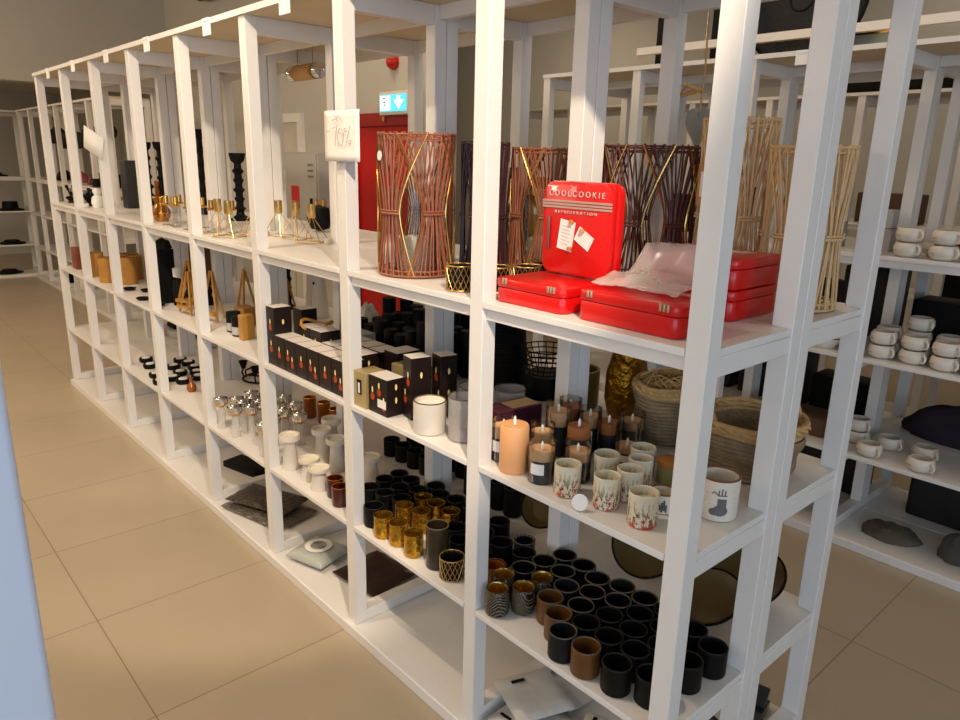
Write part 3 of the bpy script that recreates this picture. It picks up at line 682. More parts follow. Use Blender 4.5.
# ------------------------------------------------------------------ nearest bay, base: packets
def packet(name,label,loc,rz,w,d,h,mat,extra=None,cat='packet',group=None,seed=1):
    t=empty(name,label,cat,loc,rz,group); q=MB(); n=10
    for s in(0,1):
        for i in range(n+1):
            for j in range(n+1):
                u,v=i/n-.5,j/n-.5; e=1-max(abs(u),abs(v))**6*64*.9
                z=h*(.5+(.5 if s else -.5)*max(.06,e))+(.005*noise.noise(Vector((u*7,v*7,seed))) if s else 0)
                q.v.append((u*w,v*d,max(z,0) if s else h*.5*(1-max(.06,e))))
    N=(n+1)**2
    for i in range(n):
        for j in range(n):
            a,b,c,dd=i*(n+1)+j,(i+1)*(n+1)+j,(i+1)*(n+1)+j+1,i*(n+1)+j+1
            q.f+= [(dd,c,b,a),(N+a,N+b,N+c,N+dd)]; q.mi+=[0,0]
    for i in range(n):
        for a,b in((i*(n+1),(i+1)*(n+1)),((i+1)*(n+1)+n,i*(n+1)+n),(i+1,i),(n*(n+1)+i,n*(n+1)+i+1)): q.f.append((a,b,N+b,N+a)); q.mi.append(0)
    q.build('packet',mat,t,sharp=60)
    for nm,m,x,y,ww,dd in(extra or ()): MB().box(x-ww/2,x+ww/2,y-dd/2,y+dd/2,h+.0035,h+.005).build(nm,m,t)
    return t
WPK=M('white_packet',(206,202,194),.35,var=(8,.06),bump=(18,.5))
packet('white_packet','white wrapped packet lying lowest at the front, nearest base',(-.50,.125,Z0),.1,.26,.2,.042,WPK,(('bar_label',BLACK,-.08,-.05,.04,.01),),seed=3,group='white packets')
packet('white_packet','white wrapped packet with dark label, uppermost near the second post',(-.575,.185,Z0+.0465),-.35,.2,.19,.03,WPK,(('bar_label',BLACK,-.05,-.03,.012,.045),),seed=5,group='white packets')
packet('white_packet','white wrapped packet with dark label, right of the topmost packet',(-.31,.215,Z0+.0465),.35,.17,.16,.026,WPK,(('bar_label',BLACK,-.05,.03,.012,.04),),seed=9,group='white packets')
packet('white_packet','white wrapped packet at the back beside the second post',(-.55,.315,Z0),-.1,.15,.11,.03,WPK,(),seed=15,group='white packets')
packet('white_packet','white wrapped packet at the right, furthest from second post',(-.17,.15,Z0),.15,.2,.2,.03,WPK,(),seed=12,group='white packets')
tr=empty('silver_tray','grey silver tray pack with round cream plate, rear row base by end','tray',(-.145,.66,Z0),.2)
MB().box(-.075,.075,-.1,.1,0,.03).build('tray',M('grey_foil',(96,100,104),.2,.8,bump=(30,.5)),tr,bevel=.004); MB().lathe([(0,0),(.058,0),(.062,.006),(.05,.008),(0,.008)],28,c=(-.01,-.035,.0315)).build('plate',CREAM,tr); MB().box(-.07,.07,-.02,.05,0,.016,mat=Matrix.Translation((.0,.06,.035))@Matrix.Rotation(.5,4,'X')).build('flap',M('grey_foil2',(70,74,76),.2,.7),tr)
# ------------------------------------------------------------------ second bay
# middle shelf: pot and printed candle boxes
wp=empty('ceramic_pot','plain cream ceramic pot at the front edge of the second bay','pot',(-.943,.058,Z2)); MB().lathe(cup_profile(.051,.1,.005,.006),36).build('body',CREAM,wp); MB().ring(.0485,.0025,.0995,seg=36).build('rim',RIMC,wp)
MB().lathe([(0,.0055),(.0455,.0055),(.0455,.086),(0,.087)],28).build('wax',PAPER,wp)
def candle_box(label,loc,w,d,h,flames,rz=0,glowl=True,group='black candle boxes',sticker=False):
    t=empty('candle_box',label,'box',loc,rz,group)
    CT=MB().box(-w/2,w/2,-d/2,d/2,0,h-.0006).build('carton',CARDX,t,bevel=.001); MB().box(-w/2+.001,w/2-.001,-d/2+.001,d/2-.001,h-.0005,h+.0003).build('lid_flap',M('box_lid',(214,206,198),.6),t)
    fl=MB(); gl=MB()
    for u,v in flames:
        for q,rw,rh,zo,yy in((fl,.0045,.011,0,.0011),(gl,.012,.013,-.024,.0009)):
            n=10; vs=[(u*w+rw*math.cos(2*PI*i/n),-d/2-yy,v*h+zo+rh*math.sin(2*PI*i/n)) for i in range(n)]
            if v*h+zo-rh<.002: continue
            q.add(vs,[tuple(range(n))])
        # the same print on the right-hand side
        n=8; fl.add([(w/2+.0011,.0045*math.cos(2*PI*i/n),v*h+.011*math.sin(2*PI*i/n)) for i in range(n)],[tuple(range(n))]) if u>-.1 else None
    if flames: fl.build('flame_print',GLOW,CT)['kind']='stuff'; gl.build('amber_print',GLOWR,CT)['kind']='stuff'
    if sticker: MB().box(0,w*.45,-d/2-.0016,-d/2-.0008,h*.2,h*.42).build('sticker',PAPER,CT)
    return t
gb=empty('gold_box','gold cardboard box with black cut-out, left edge of second bay','box',(-1.262,.052,Z2),0,'gold boxes'); MB().box(-.036,.036,-.04,.04,0,.122).build('carton',GOLDBOX,gb,bevel=.001); MB().rbox(.026,.002,.05,.001).build('cut_out',BLACK,gb,(-.002,-.0412,.045)); MB().box(-.006,.004,-.0435,-.0425,.05,.085).build('candle_print',PAPER,gb)
gb=empty('gold_box','gold cardboard box lying behind the black candle boxes','box',(-1.235,.225,Z2),.1,'gold boxes'); MB().box(-.06,.06,-.06,.06,0,.122).build('carton',GOLDBOX,gb,bevel=.001); MB().box(-.055,.055,-.01,.01,.122,.1226).build('seam',PAPER,gb)
candle_box('black candle box with three flames, white sticker, left of tall box',(-1.168,.055,Z2),.104,.07,.125,((-.28,.62),(.08,.78),(.33,.42)),0,sticker=True)
candle_box('tall black candle box left of the cream pot, front one',(-1.07,.105,Z2),.062,.07,.205,((-.2,.42),(.15,.72)),-.2)
candle_box('tall black candle box partly hidden behind the cream pot',(-1.035,.19,Z2),.06,.06,.205,((.0,.75),(.3,.4)),-.2)
candle_box('black candle box lying at back beside the third post, second bay',(-1.345,.245,Z2),.08,.10,.145,((.2,.6),))
# low shelf: mercury glass, black pots
mv=empty('gold_votive','x','votive holder'); MB().lathe([(0,0),(.029,0),(.032,.004),(.033,.03),(.032,.066),(.033,.08),(.031,.08),(.03,.066),(.031,.03),(.028,.006),(0,.006)],24).build('glass',M('mercury_gold',(186,142,44),.2,.85,var=(75,.85),bump=(60,.6)),mv); MB().lathe([(0,.0065),(.027,.0065),(.027,.02),(0,.021)],18).build('tealight',M('dark_wax',(60,40,20),.5),mv); MV=Kind(mv)
TALLK=cup('tall_dark_glass',M('dark_olive_glass',(42,36,22),.25),RIMC,.037,.145)
K_POT=cup('black_pot',BLACKC,DARKG,.036,.074)
D2=[(-1.179,.042,.033,'M'),(-1.103,.052,.033,'M'),(-1.012,.048,.034,'M'),(-1.276,.057,.038,'P'),(-.909,.066,.037,'T'),(-1.198,.144,.033,'M'),(-1.121,.161,.033,'M'),(-1.055,.242,.033,'M'),(-1.136,.24,.033,'M'),(-1.207,.24,.033,'M')]+[(x,y,.036,'P') for x,y in((-1.33,.158),(-1.251,.173),(-1.351,.256),(-1.268,.264),(-1.428,.226),(-1.437,.303),(-1.284,.35),(-1.356,.33),(-1.209,.316),(-1.134,.32),(-1.405,.14),(-1.04,.33),(-.892,.145),(-.964,.19),(-.97,.3),(-.88,.24),(-.90,.33))]
Q=relax([(-.832,.062,.041)]+[(x,y,r) for x,y,r,_ in D2],-1.47,-.78,.006,.372,.001,((-1.326,.02,.034),(-1.326,.356,.034),(-.676,.02,.034),(-.676,.356,.034)),500,1)[1:]
lb=band_labels(Q,lambda i,o,n:'%s, %s from left in the %s row, second bay low shelf'%({'M':'gold mercury glass votive','P':'black ceramic pot','T':'tall dark olive glass'}[D2[i][3]],o,n),(-1,.10,.19,.28,9),('front','second','third','back'))
for (x,y,r),dd,l in zip(Q,D2,lb):
    {'M':MV,'P':K_POT,'T':TALLK}[dd[3]]((x,y,Z1),l,{'M':'gold mercury votives','P':'black pots of the second bay','T':'tall glasses'}[dd[3]],rnd.random()*6)
# rear row, second bay: dark cups further back
Q=relax([(-1.75+.085*(i%5)+.03*(i//5),.48+.1*(i//5),.037) for i in range(10)],-1.9,-1.31,.44,.725,.001,(),200)
lb=band_labels(Q,lambda i,o,n:'black ceramic pot, %s from left in the %s of the rear low shelf'%(o,n),(-1,.5,9),('front row','back row'))
for (x,y,r),l in zip(Q,lb): K_POT((x,y,Z1),l,'black pots on the rear low shelf',rnd.random()*6)
Q=relax([(-1.22+.08*(i%4)+.03*(i//4),.50+.11*(i//4),.037) for i in range(7)],-1.27,-.97,.45,.725,.001,(),300)
lb=band_labels(Q,lambda i,o,n:'tall black pot, %s from left in the %s behind the gold votives'%(o,n),(-1,.56,9),('front row','back row'))
for (x,y,r),l in zip(Q,lb): K_POT((x,y,Z1),l,'tall black pots on the rear low shelf',0,(1,1,1.5))
# base of second and third bay
t=packet('wrapped_tray','dark brown wrapped tray lying on the base, left of empty base',(-1.525,.235,Z0+.004),.12,.26,.24,.028,M('dark_brown_tray',(52,36,28),.25,var=(7,.5)),(),'tray',None,21)
t=packet('plate_packet','clear wrapped stack of plates with round white print, third bay base',(-1.80,.13,Z0),.3,.20,.19,.055,M('wrapped_plates',(172,176,166),.25,var=(10,.12),bump=(16,.4)),(),'packet',None,25)
MB().lathe([(.035,0),(.058,0),(.058,.001),(.035,.001)],28,c=(0,0,.0592)).build('round_print',PAPER,t); MB().box(-.025,.025,-.012,.012,.0592,.0602).build('print_lines',M('grey_print2',(150,150,146),.6),t)
# ------------------------------------------------------------------ third bay
CB=[(-1.925,.20,'tall black candle box at the left end of the candle box row',((.1,.72),(.05,.3),),.066)]
candle_box(CB[0][2],(-1.912,.056,Z2),.066,.075,.235,((.0,.75),(.0,.38)))
for i in range(6):
    x=-1.845+.087*i
    candle_box('black candle box in the front row of boxes, %s right of the tall one'%ORD[i],(x,.058,Z2),.083,.08,.128,(((-.2,.62),(.2,.45)) if i%2 else ((.0,.6),)))
for i in range(5):
    candle_box('black candle box in the second row of boxes, %s from left'%ORD[i],(-1.80+.087*i,.146,Z2),.083,.085,.128 if i>1 else .165,((.0,.75),))
for i in range(3):
    candle_box('black candle box in the rear row of boxes, %s from left'%ORD[i],(-1.63+.09*i,.24,Z2),.083,.085,.128,())
candle_box('upright black candle box standing behind the tall one, third bay',(-1.91,.17,Z2),.07,.07,.215,())
sp=MB(); sp.tube([(-1.78+.06*math.cos(a),.15+.03*math.sin(a)*2,Z2+.174+.012*math.sin(a*2+.5)) for a in [2*PI*i/24 for i in range(20)]],.006,8)
tag(sp.build('curved_strap',AMBERW),'curved amber wooden loop lying on top of the candle boxes','ornament')
wb=MB(); wb.box(-.075,.075,-.045,.045,0,.125); tag(wb.build('white_box',GREYB,loc=(-1.76,.315,Z2),bevel=.002),'plain pale box standing behind the rows of candle boxes','box')
def tall_vase(label,loc,r,h,dot=False):
    t=empty('tall_vase',label,'vase',loc,0,'tall white vases')
    MB().lathe([(0,0),(r,0),(r*1.02,.01),(r*.72,h*.6),(r*.6,h*.85),(r*.85,h),(r*.78,h),(r*.5,h*.85),(0,h*.8)],28).build('body',CREAM,t)
    if dot: MB().lathe([(0,0),(.008,0),(.008,.003),(0,.003)],14,mat=Matrix.Translation((0,-r*.72,h*.6))@Matrix.Rotation(PI/2,4,'X')).build('seal',BLACK,t)
tall_vase('tall white flared vase on the rear row, left of two',(-2.72,.665,Z2),.05,.30); tall_vase('tall white flared vase with black dot, right of two',(-2.60,.63,Z2),.045,.30,True)
# low shelf: white chalice holders, red glasses, goblets
def chalice(label,loc,h,rr=.042):
    t=empty('chalice_holder',label,'candle holder',loc,0,'white chalice candle holders')
    MB().lathe([(0,0),(.034,0),(.035,.004),(.024,h*.78),(.026,h*.80),(rr,h*.84),(rr+.002,h*.9),(rr,h),(rr-.006,h),(rr-.008,h*.93),(0,h*.9)],28).build('body',CREAM,t)
    MB().lathe([(0,h*.905),(rr-.0085,h*.935),(0,h*.94)],20).build('dish',M('pale_dish',(230,222,196),.5),t)
CH=relax([(-1.896,.068,.044),(-1.877,.208,.044),(-1.755,.205,.044),(-1.749,.075,.044),(-1.645,.06,.044),(-1.937,.29,.044),(-1.60,.27,.044),(-1.80,.32,.044),(-1.55,.075,.033),(-1.475,.052,.033)],-1.99,-1.38,.004,.372,.002,((-1.976,.02,.03),(-1.326,.02,.034)),400)
for (x,y,r),(l,h) in zip(CH,(('tall at the front left beside the post',.15),('tall second row left',.15),('tall second row right',.145),('short at the front, left of two',.092),('short at the front, right of two',.092),('tall at back left corner',.16),('medium back right behind post',.10),('medium at the back middle',.127))):
    chalice('white chalice candle holder, %s'%l,(x,y,Z1),h)
K_RG=cup('red_glass',REDG,AMBER,.032,.076)
K_RG((CH[8][0],CH[8][1],Z1),'dark red glass votive beside the third post, rear one','red glass votives'); K_RG((CH[9][0],CH[9][1],Z1),'dark red glass votive beside the third post, front one','red glass votives')
gk=empty('goblet','x','goblet')
MB().lathe([(0,0),(.022,0),(.023,.003),(.0195,.008),(.0185,.08),(.012,.1),(0,.1)],18).build('stem',thin('milky_glass',(226,222,214),.34,.1),gk)
MB().lathe([(0,.1005),(.012,.101),(.024,.108),(.0335,.12),(.0325,.121),(.023,.1105),(0,.105)],20).build('bowl',GOLD,gk)
MB().lathe([(.0336,.1205),(.0352,.13),(.0345,.146),(.0325,.146),(.033,.13),(.0316,.1215),(.0225,.1115),(0,.1055)],20).build('silver_lining',CHROME,gk)
GK=Kind(gk)
G=[(-2.498,.03),(-2.476,.08),(-2.378,.03),(-2.42,.10),(-2.355,.09),(-2.458,.15),(-2.40,.155),(-2.53,.2),(-2.47,.215),(-2.082,.03),(-2.2,.2),(-2.25,.285),(-2.1,.224),(-2.37,.29),(-2.15,.12),(-2.3,.22)]
Q=relax([(x,y,.036) for x,y in G],-2.60,-2.01,.006,.372,.002,((-2.626,.02,.03),(-1.976,.02,.034)),300)
lb=band_labels(Q,lambda i,o,n:'clear stemmed goblet with gold and silver bowl, %s from left, %s of fourth bay'%(o,n),(-1,.075,.18,9),('front','middle','back'))
for (x,y,r),l in zip(Q,lb): GK((x,y,Z1),l,'gold bowled goblets')
K_AM=cup('amber_tumbler',AMBER,GOLD,.032,.105)
for x,y,l in((-2.40,.44,'left'),(-2.29,.455,'middle'),(-2.17,.45,'right')): K_AM((x,y,Z1),'amber patterned glass tumbler behind the goblets, %s of three'%l,'amber tumblers')
# base of fourth bay
FOIL=M('crinkled_foil',(120,112,100),.18,.55,var=(16,.5),bump=(45,.9))
packet('wrapped_tray','dark tray in crinkled clear wrap, bottom of the fourth bay pile',(-2.33,.16,Z0),.25,.42,.24,.03,FOIL,(),'tray','foil wrapped trays',31)
packet('wrapped_tray','dark tray in crinkled clear wrap, top of the fourth bay pile',(-2.36,.17,Z0+.037),.4,.36,.2,.03,M('foil_dark',(84,76,66),.16,.5,var=(16,.6),bump=(45,.9)),(),'tray','foil wrapped trays',35)
for i,(x,y) in enumerate(((-2.87,.30),(-2.83,.52))):
    q=MB(); q.rbox(.27,.13,.03,.012,er=.004); tag(q.build('black_tray',BLACK,loc=(x,y,Z0),rz=.25),'flat black tray on the base left of foil trays, %s one'%('front','rear')[i],'tray','black trays')
# ------------------------------------------------------------------ third to fifth bay, upper shelf: gold candle holders
def geo_holder():
    t=empty('wire_candle_holder','x','candle holder')
    MB().lathe([(0,0),(.015,0),(.017,.003),(.017,.056),(.015,.056),(.014,.006),(0,.006)],18).build('cup',BRASS,t,(0,0,.102))
    q=MB(); B=[(-.055,-.045,.004),(.055,-.045,.004),(.055,.045,.004),(-.055,.045,.004)]
    q.tube(B,.0019,5,0,True)
    for b in B: q.tube([b,(b[0]*.12,b[1]*.12,.103)],.0019,5)
    q.build('wire_frame',BRASS,t); return Kind(t)
GH=geo_holder()
for x,y,rz,l in((-2.357,.30,.3,'left of three in the third bay'),(-2.20,.30,.1,'middle of three in the third bay'),(-2.061,.30,.6,'right of three in the third bay'),(-2.40,.085,.5,'at the front, fourth bay right end'),(-2.545,.10,.2,'second from right in the fourth bay'),(-2.475,.235,.8,'behind two others in the fourth bay')):
    GH((x,y,Z3),'brass wire candle holder with single cup, %s'%l,'brass wire candle holders',rz)
rv=empty('round_vase','round black vase with gold necks behind wire candle holders','vase',(-2.45,.56,Z3),.7)
MB().lathe([(0,-.064),(.045,-.05),(.064,0),(.045,.05),(0,.064)],24,c=(0,0,0),mat=Matrix.Translation((0,0,.0655))@Matrix.Scale(.85,4,(0,1,0))).build('body',BLACKC,rv)
for x in(-.016,.02): MB().lathe([(0,0),(.011,0),(.012,.03),(.009,.03),(.009,.004),(0,.004)],16,c=(x,0,.122)).build('neck',GOLD,rv)
def tealight(l,loc,m):
    t=empty('tealight_holder',l,'tealight holder',loc); MB().lathe(cup_profile(.017,.024,.003),18).build('cup',m,t); MB().lathe([(0,.0035),(.0135,.0035),(.0135,.016),(0,.017)],14).build('wax',PAPER,t)
tealight('small white tealight holder beside the third post on the upper shelf',(-1.98,.348-.02,Z3),CREAM)
gs=empty('glass_candlestick','x','candlestick')
MB().lathe([(0,0),(.026,0),(.026,.004),(.006,.008),(.004,.05),(.006,.095),(0,.096)],18).build('stem',TGLASS,gs); MB().lathe([(0,.0965),(.02,.098),(.022,.104),(.013,.11),(.0125,.145),(.010,.145),(.01,.112),(0,.111)],18).build('cup',GOLD,gs)
GS=Kind(gs)
for i,(x,y) in enumerate(((-2.677,.124),(-2.885,.164),(-2.60,.19),(-2.756,.186),(-2.83,.07),(-3.114,.071),(-3.045,.081),(-2.975,.068),(-3.18,.16))):
    GS((x,y,Z3),'glass candlestick with gold cup, upper shelf, %s along from the near end'%ORD[[1,4,0,2,3,7,6,5,8][i]],'glass candlesticks with gold cups')
gv=empty('gold_vase','rounded rose gold mercury vase on upper shelf, fifth bay left','vase',(-3.34,.12,Z3)); MB().lathe([(0,0),(.03,0),(.045,.025),(.048,.05),(.03,.085),(.028,.1),(.04,.125),(.037,.125),(.025,.1),(0,.09)],24).build('body',M('rose_mercury',(186,128,62),.15,1.0,var=(40,.4)),gv); MB().ring(.0385,.002,.125).build('rim',GOLD,gv)
al=empty('amber_lantern','amber glass lantern between black candlesticks on the rear row','lantern',(-4.46,.53,Z3)); MB().lathe(cup_profile(.06,.17,.004),24).build('glass',AMBER,al); MB().ring(.058,.003,.17).build('rim',GOLD,al)
# black turned candlesticks on the rear row
def baluster(label,loc,h,k=1.0):
    t=empty('black_candlestick',label,'candlestick',loc,0,'black turned candlesticks')
    pr=[(0,0),(.045,0),(.045,.012),(.02,.03)]
    n=5
    for i in range(n):
        z=.05+(h-.11)*i/n; s=(h-.11)/n
        pr+=[(.017,z),(.023 if i%2 else .027,z+s*.3),(.023,z+s*.42),(.017,z+s*.55),(.016,z+s*.95)]
    pr+=[(.016,h-.055),(.03,h-.04),(.036,h-.012),(.036,h),(.02,h),(.018,h-.03),(0,h-.03)]
    MB().lathe([(r*k,z) for r,z in pr],18).build('body',BLACK,t)
    MB().lathe([(.0,h-.0285),(.017*k,h-.0285),(.019*k,h-.0005),(0,h-.01)],14).build('socket',DARKG,t)
baluster('thick black turned candlestick on the rear row, nearest of four',(-3.21,.50,Z3),.36,1.2)
baluster('tall slim black candlestick on the rear row, second nearest',(-3.72,.50,Z3),.49)
baluster('tall slim black candlestick right of the amber lantern',(-4.33,.47,Z3),.42)
baluster('tall slim black candlestick left of the amber lantern',(-4.64,.49,Z3),.42)
baluster('tall black candlestick on the rear middle shelf behind the easels, left',(-3.03,.57,Z2),.38,.7)
baluster('tall black candlestick on the rear middle shelf behind the easels, right',(-2.88,.60,Z2),.36,.7)
bb=MB(); bb.rbox(.11,.11,.30,.008,er=.004); tag(bb.build('black_box_vase',M('charcoal',(40,40,38),.5),loc=(-4.40,.31,Z3)),'tall charcoal square vase on the upper shelf, sixth bay','vase')
wf_=empty('winter_figurine','small white rounded figurine with black hat beside charcoal vase','figurine',(-4.50,.12,Z3))
MB().lathe([(0,0),(.032,0),(.042,.03),(.036,.065),(.02,.08),(.03,.1),(.027,.125),(0,.137)],20).build('body',PAPER,wf_); MB().lathe([(0,0),(.036,0),(.036,.004),(.022,.006),(.02,.05),(0,.05)],18,c=(0,0,.132)).build('hat',BLACK,wf_)
def branches(label,loc,n,h,seed,mat=BLACK):
    t=empty('branch_ornament',label,'ornament',loc); r_=random.Random(seed); q=MB()
    for i in range(n):
        a=r_.random()*2*PI; e=.2+r_.random()*1.1; L=h*(.6+.5*r_.random()); p0=Vector((0,0,.012)); pts=[p0]
        for k in range(1,5): pts.append(p0+Vector((math.cos(a)*math.cos(e),math.sin(a)*math.cos(e),math.sin(e)))*L*k/4+Vector((0,0,.012*math.sin(k*2+i))))
        q.tube(pts,[.007,.006,.007,.006,.012],5)
    q.build('twigs',mat,t); MB().lathe([(0,0),(.05,0),(.045,.014),(0,.02)],16).build('base',mat,t)
branches('black twiggy ornament on the upper shelf, seventh bay',(-4.70,.14,Z3),16,.11,3); branches('black twiggy ornament on the upper shelf, furthest bay',(-5.06,.12,Z3),16,.11,5)
branches('black twiggy ornament behind the furthest bay, rear row',(-4.95,.55,Z3),20,.15,8)
tealight('white tealight holder in front of the black twigs, seventh bay',(-4.56,.06,Z3),CREAM)
for i,(x,c) in enumerate(((-5.13,REDG),(-4.97,BROWN))):
    q=MB(); q.lathe([(0,0),(.04,0),(.05,.05),(.04,.09),(0,.1)],14); tag(q.build('dark_pot',c,loc=(x,.68,Z2)),('dark red','brown')[i]+' rounded pot at the far end of the rear middle shelf','pot')
# ------------------------------------------------------------------ fourth to eighth bay, middle shelf
def easel(label,loc,h,rz):
    t=empty('easel_stand',label,'easel',loc,rz,'golden wooden easels')
    for s in(-1,1): MB().tube([(s*h*.28,-.03,.006),(s*.006,0,h)],.007,4).build('leg',AMBERW,t)
    MB().tube([(0,.06,.006),(0,.006,h*.97)],.006,4).build('back_leg',AMBERW,t); MB().box(-h*.26,h*.26,-.045,-.02,h*.14,h*.20).build('ledge',AMBERW,t)
easel('golden wooden easel at the left of the fifth bay',(-3.19,.18,Z2),.26,.3); easel('golden wooden easel at the right of the fifth bay',(-3.06,.13,Z2),.22,.1)
easel('golden wooden easel at the front left of fourth bay',(-2.83,.16,Z2),.25,.2); easel('golden wooden easel behind the front one, fourth bay',(-2.79,.31,Z2),.25,-.2); easel('golden wooden easel beside the gold box, fourth bay',(-2.71,.50,Z2),.20,.1)
q=MB(); q.box(-.05,.05,-.03,.03,0,.09); tag(q.build('golden_box',AMBERW,loc=(-2.66,.25,Z2),bevel=.003),'golden wooden box behind the labelled black jars','box')
q=MB(); q.box(-.02,.02,-.03,.03,0,.115); tag(q.build('golden_box',AMBERW,loc=(-2.365,.12,Z2),bevel=.003),'narrow golden box at the front by the fourth post','box')
bj=empty('black_jar','x','jar'); MB().lathe(cup_profile(.034,.085,.004),24).build('jar',BLACKC,bj); MB().lathe([(.0346,.008),(.0346,.045),(.0342,.045),(.0342,.008)],24).build('label',GREYB,bj); MB().lathe([(0,0),(.033,0),(.033,.008),(0,.009)],20,c=(0,0,.0855)).build('lid',BLACK,bj); BJ=Kind(bj)
BJ((-2.55,.14,Z2),'black lidded jar with grey label, left of two','black labelled jars'); BJ((-2.455,.125,Z2),'black lidded jar with grey label, right of two','black labelled jars')
bl=empty('black_lantern','tall black box lantern at the left of the fifth bay','lantern',(-3.44,.14,Z2)); MB().box(-.045,.045,-.045,.045,0,.30).build('body',BLACK,bl,bevel=.004); MB().lathe([(0,0),(.055,0),(.04,.04),(0,.06)],4,c=(0,0,.30)).build('roof',BLACK,bl); MB().box(-.03,.03,-.0465,-.0455,.06,.24).build('window',DARKG,bl)
bw=empty('box_figurine','small black and white figurine right of the black lantern','figurine',(-3.33,.17,Z2)); MB().lathe([(0,0),(.03,0),(.03,.09),(.022,.14),(0,.15)],16).build('body',BLACK,bw); MB().lathe([(0,0),(.022,.005),(.024,.05),(0,.06)],14,c=(0,0,.15)).build('head',PAPER,bw)
for i,(x,y,r) in enumerate(((-3.94,.094,.038),(-3.575,.053,.036),(-3.36,.07,.035),(-3.83,.16,.038))):
    q=MB(); q.lathe([(0,0),(r*.7,0),(r,.014),(r-.004,.016),(r*.65,.004),(0,.004)],20); tag(q.build('black_dish',BLACK,loc=(x,y,Z2)),'small flat black dish on the middle shelf, %s from the near end'%ORD[[3,1,0,2][i]],'dish','black dishes')
K_AP=cup('amber_pot',AMBERW,RUST,.06,.16)
for i,(x,y,r,h) in enumerate(((-4.62,.10,.043,.156),(-4.31,.08,.052,.158),(-4.18,.165,.05,.171),(-4.50,.27,.062,.15),(-4.35,.25,.055,.15))):
    K_AP((x,y,Z2),'golden amber pot on the middle shelf, %s'%('front, furthest of the sixth and seventh bay group','front, nearest but one','front, nearest of the group','back, furthest','back, nearest')[i],'golden amber pots',0,(r/.06,r/.06,h/.16))
q=MB(); q.rbox(.11,.1,.15,.01,er=.004); tag(q.build('brown_box',M('red_brown',(120,56,36),.5,var=(18,.5)),loc=(-5.02,.10,Z2)),'red brown box on the middle shelf of the furthest bay','box')
q=MB(); q.rbox(.10,.1,.28,.01,er=.004); tag(q.build('brown_box',BROWN,loc=(-3.9,.52,Z2)),'tall dark brown box on the rear row behind amber pots','box')
q=MB(); q.rbox(.10,.1,.06,.01,er=.004); tag(q.build('blue_box',BLUEG,loc=(-5.0,.55,Z2+.0)),'small blue box at the far end of the rear row','box')
for i,(x,y) in enumerate(((-4.80,.58),(-4.50,.60),(-4.22,.57))):
    K_AP((x,y,Z2),'dark golden pot on the rear middle shelf, %s of three'%('furthest','middle','nearest')[i],'golden pots of the rear row',0,(1.1,1.1,1.05))
for i,(x,y,h) in enumerate(((-3.52,.30,.19),(-3.24,.30,.14),(-3.34,.315,.11))):
    q=MB(); q.lathe([(0,0),(.03,0),(.032,.02),(.016,.05),(.022,h*.6),(.012,h*.75),(.02,h*.88),(0,h)],16); tag(q.build('black_statuette',BLACK,loc=(x,y,Z2)),'black statuette at the back of the fifth bay middle shelf, %s'%('tallest','middle height','smallest')[i],'statuette')
# ------------------------------------------------------------------ fifth bay and beyond, low shelf
td=empty('tealight_dish','x','tealight dish'); MB().lathe([(0,0),(.036,0),(.04,.008),(.04,.026),(.034,.028),(.03,.02),(0,.018)],20).build('dish',BLACKC,td); MB().lathe([(0,.0185),(.024,.0205),(.024,.03),(0,.03)],16).build('candle',PAPER,td); TD=Kind(td)
Q=relax([(x,y,.041) for x,y in((-3.919,.14),(-3.765,.114),(-3.549,.077),(-3.403,.05),(-3.78,.30),(-3.69,.315),(-3.66,.216),(-3.508,.2),(-3.338,.155),(-3.43,.13),(-3.46,.28),(-3.57,.31),(-3.36,.25))],-3.98,-3.2,.006,.37,.002,((-3.276,.02,.03),(-3.926,.02,.034)),300)
lb=band_labels(Q,lambda i,o,n:'black tealight dish with white candle, %s from the far end, %s row'%(o,n),(-1,.12,.22,9),('front','middle','back'))
for (x,y,r),l in zip(Q,lb): TD((x,y,Z1),l,'black tealight dishes')
av=empty('amber_vase','small round amber bottle vase beside the fifth post','vase',(-3.16,.135,Z1)); MB().lathe([(0,0),(.018,0),(.026,.015),(.024,.035),(.01,.05),(.009,.07),(.013,.078),(.01,.078),(.006,.06),(0,.05)],20).build('body',AMBER,av); MB().ring(.0115,.0018,.078).build('rim',RUST,av)
wh=empty('candle_ring','black wire holder with four candle cups, rear low shelf','candle holder',(-3.14,.54,Z1))
q=MB(); q.ring(.11,.006,.01,seg=32); q.ring(.10,.005,.05,seg=32,wob=.008); q.build('wire_ring',BLACK,wh)
for i in range(4):
    a=PI/4+i*PI/2; x,y=.11*math.cos(a),.11*math.sin(a); q=MB(); q.tube([(x,y,.01),(x*1.1,y*1.1,.04),(x,y,.062)],.005,6); q.lathe([(0,0),(.012,0),(.026,.045),(.023,.045),(.01,.006),(0,.006)],16,c=(x,y,.062)); q.build('candle_cup',BLACK,wh)
for i,(x,y) in enumerate(((-4.55,.56),(-4.15,.58))):
    q=MB(); q.rbox(.3,.16,.05,.03,er=.01); tag(q.build('white_dish',M('pale_ware',(200,196,190),.4),loc=(x,y,Z1)),'pale shallow dish on the rear low shelf, %s one'%('further','nearer')[i],'dish')
    q=MB(); q.rbox(.16,.1,.03,.02,er=.008); tag(q.build('black_tray',BLACK,loc=(x+.01,y,Z1+.0515)),'small black tray resting on the %s pale dish'%('further','nearer')[i],'tray')
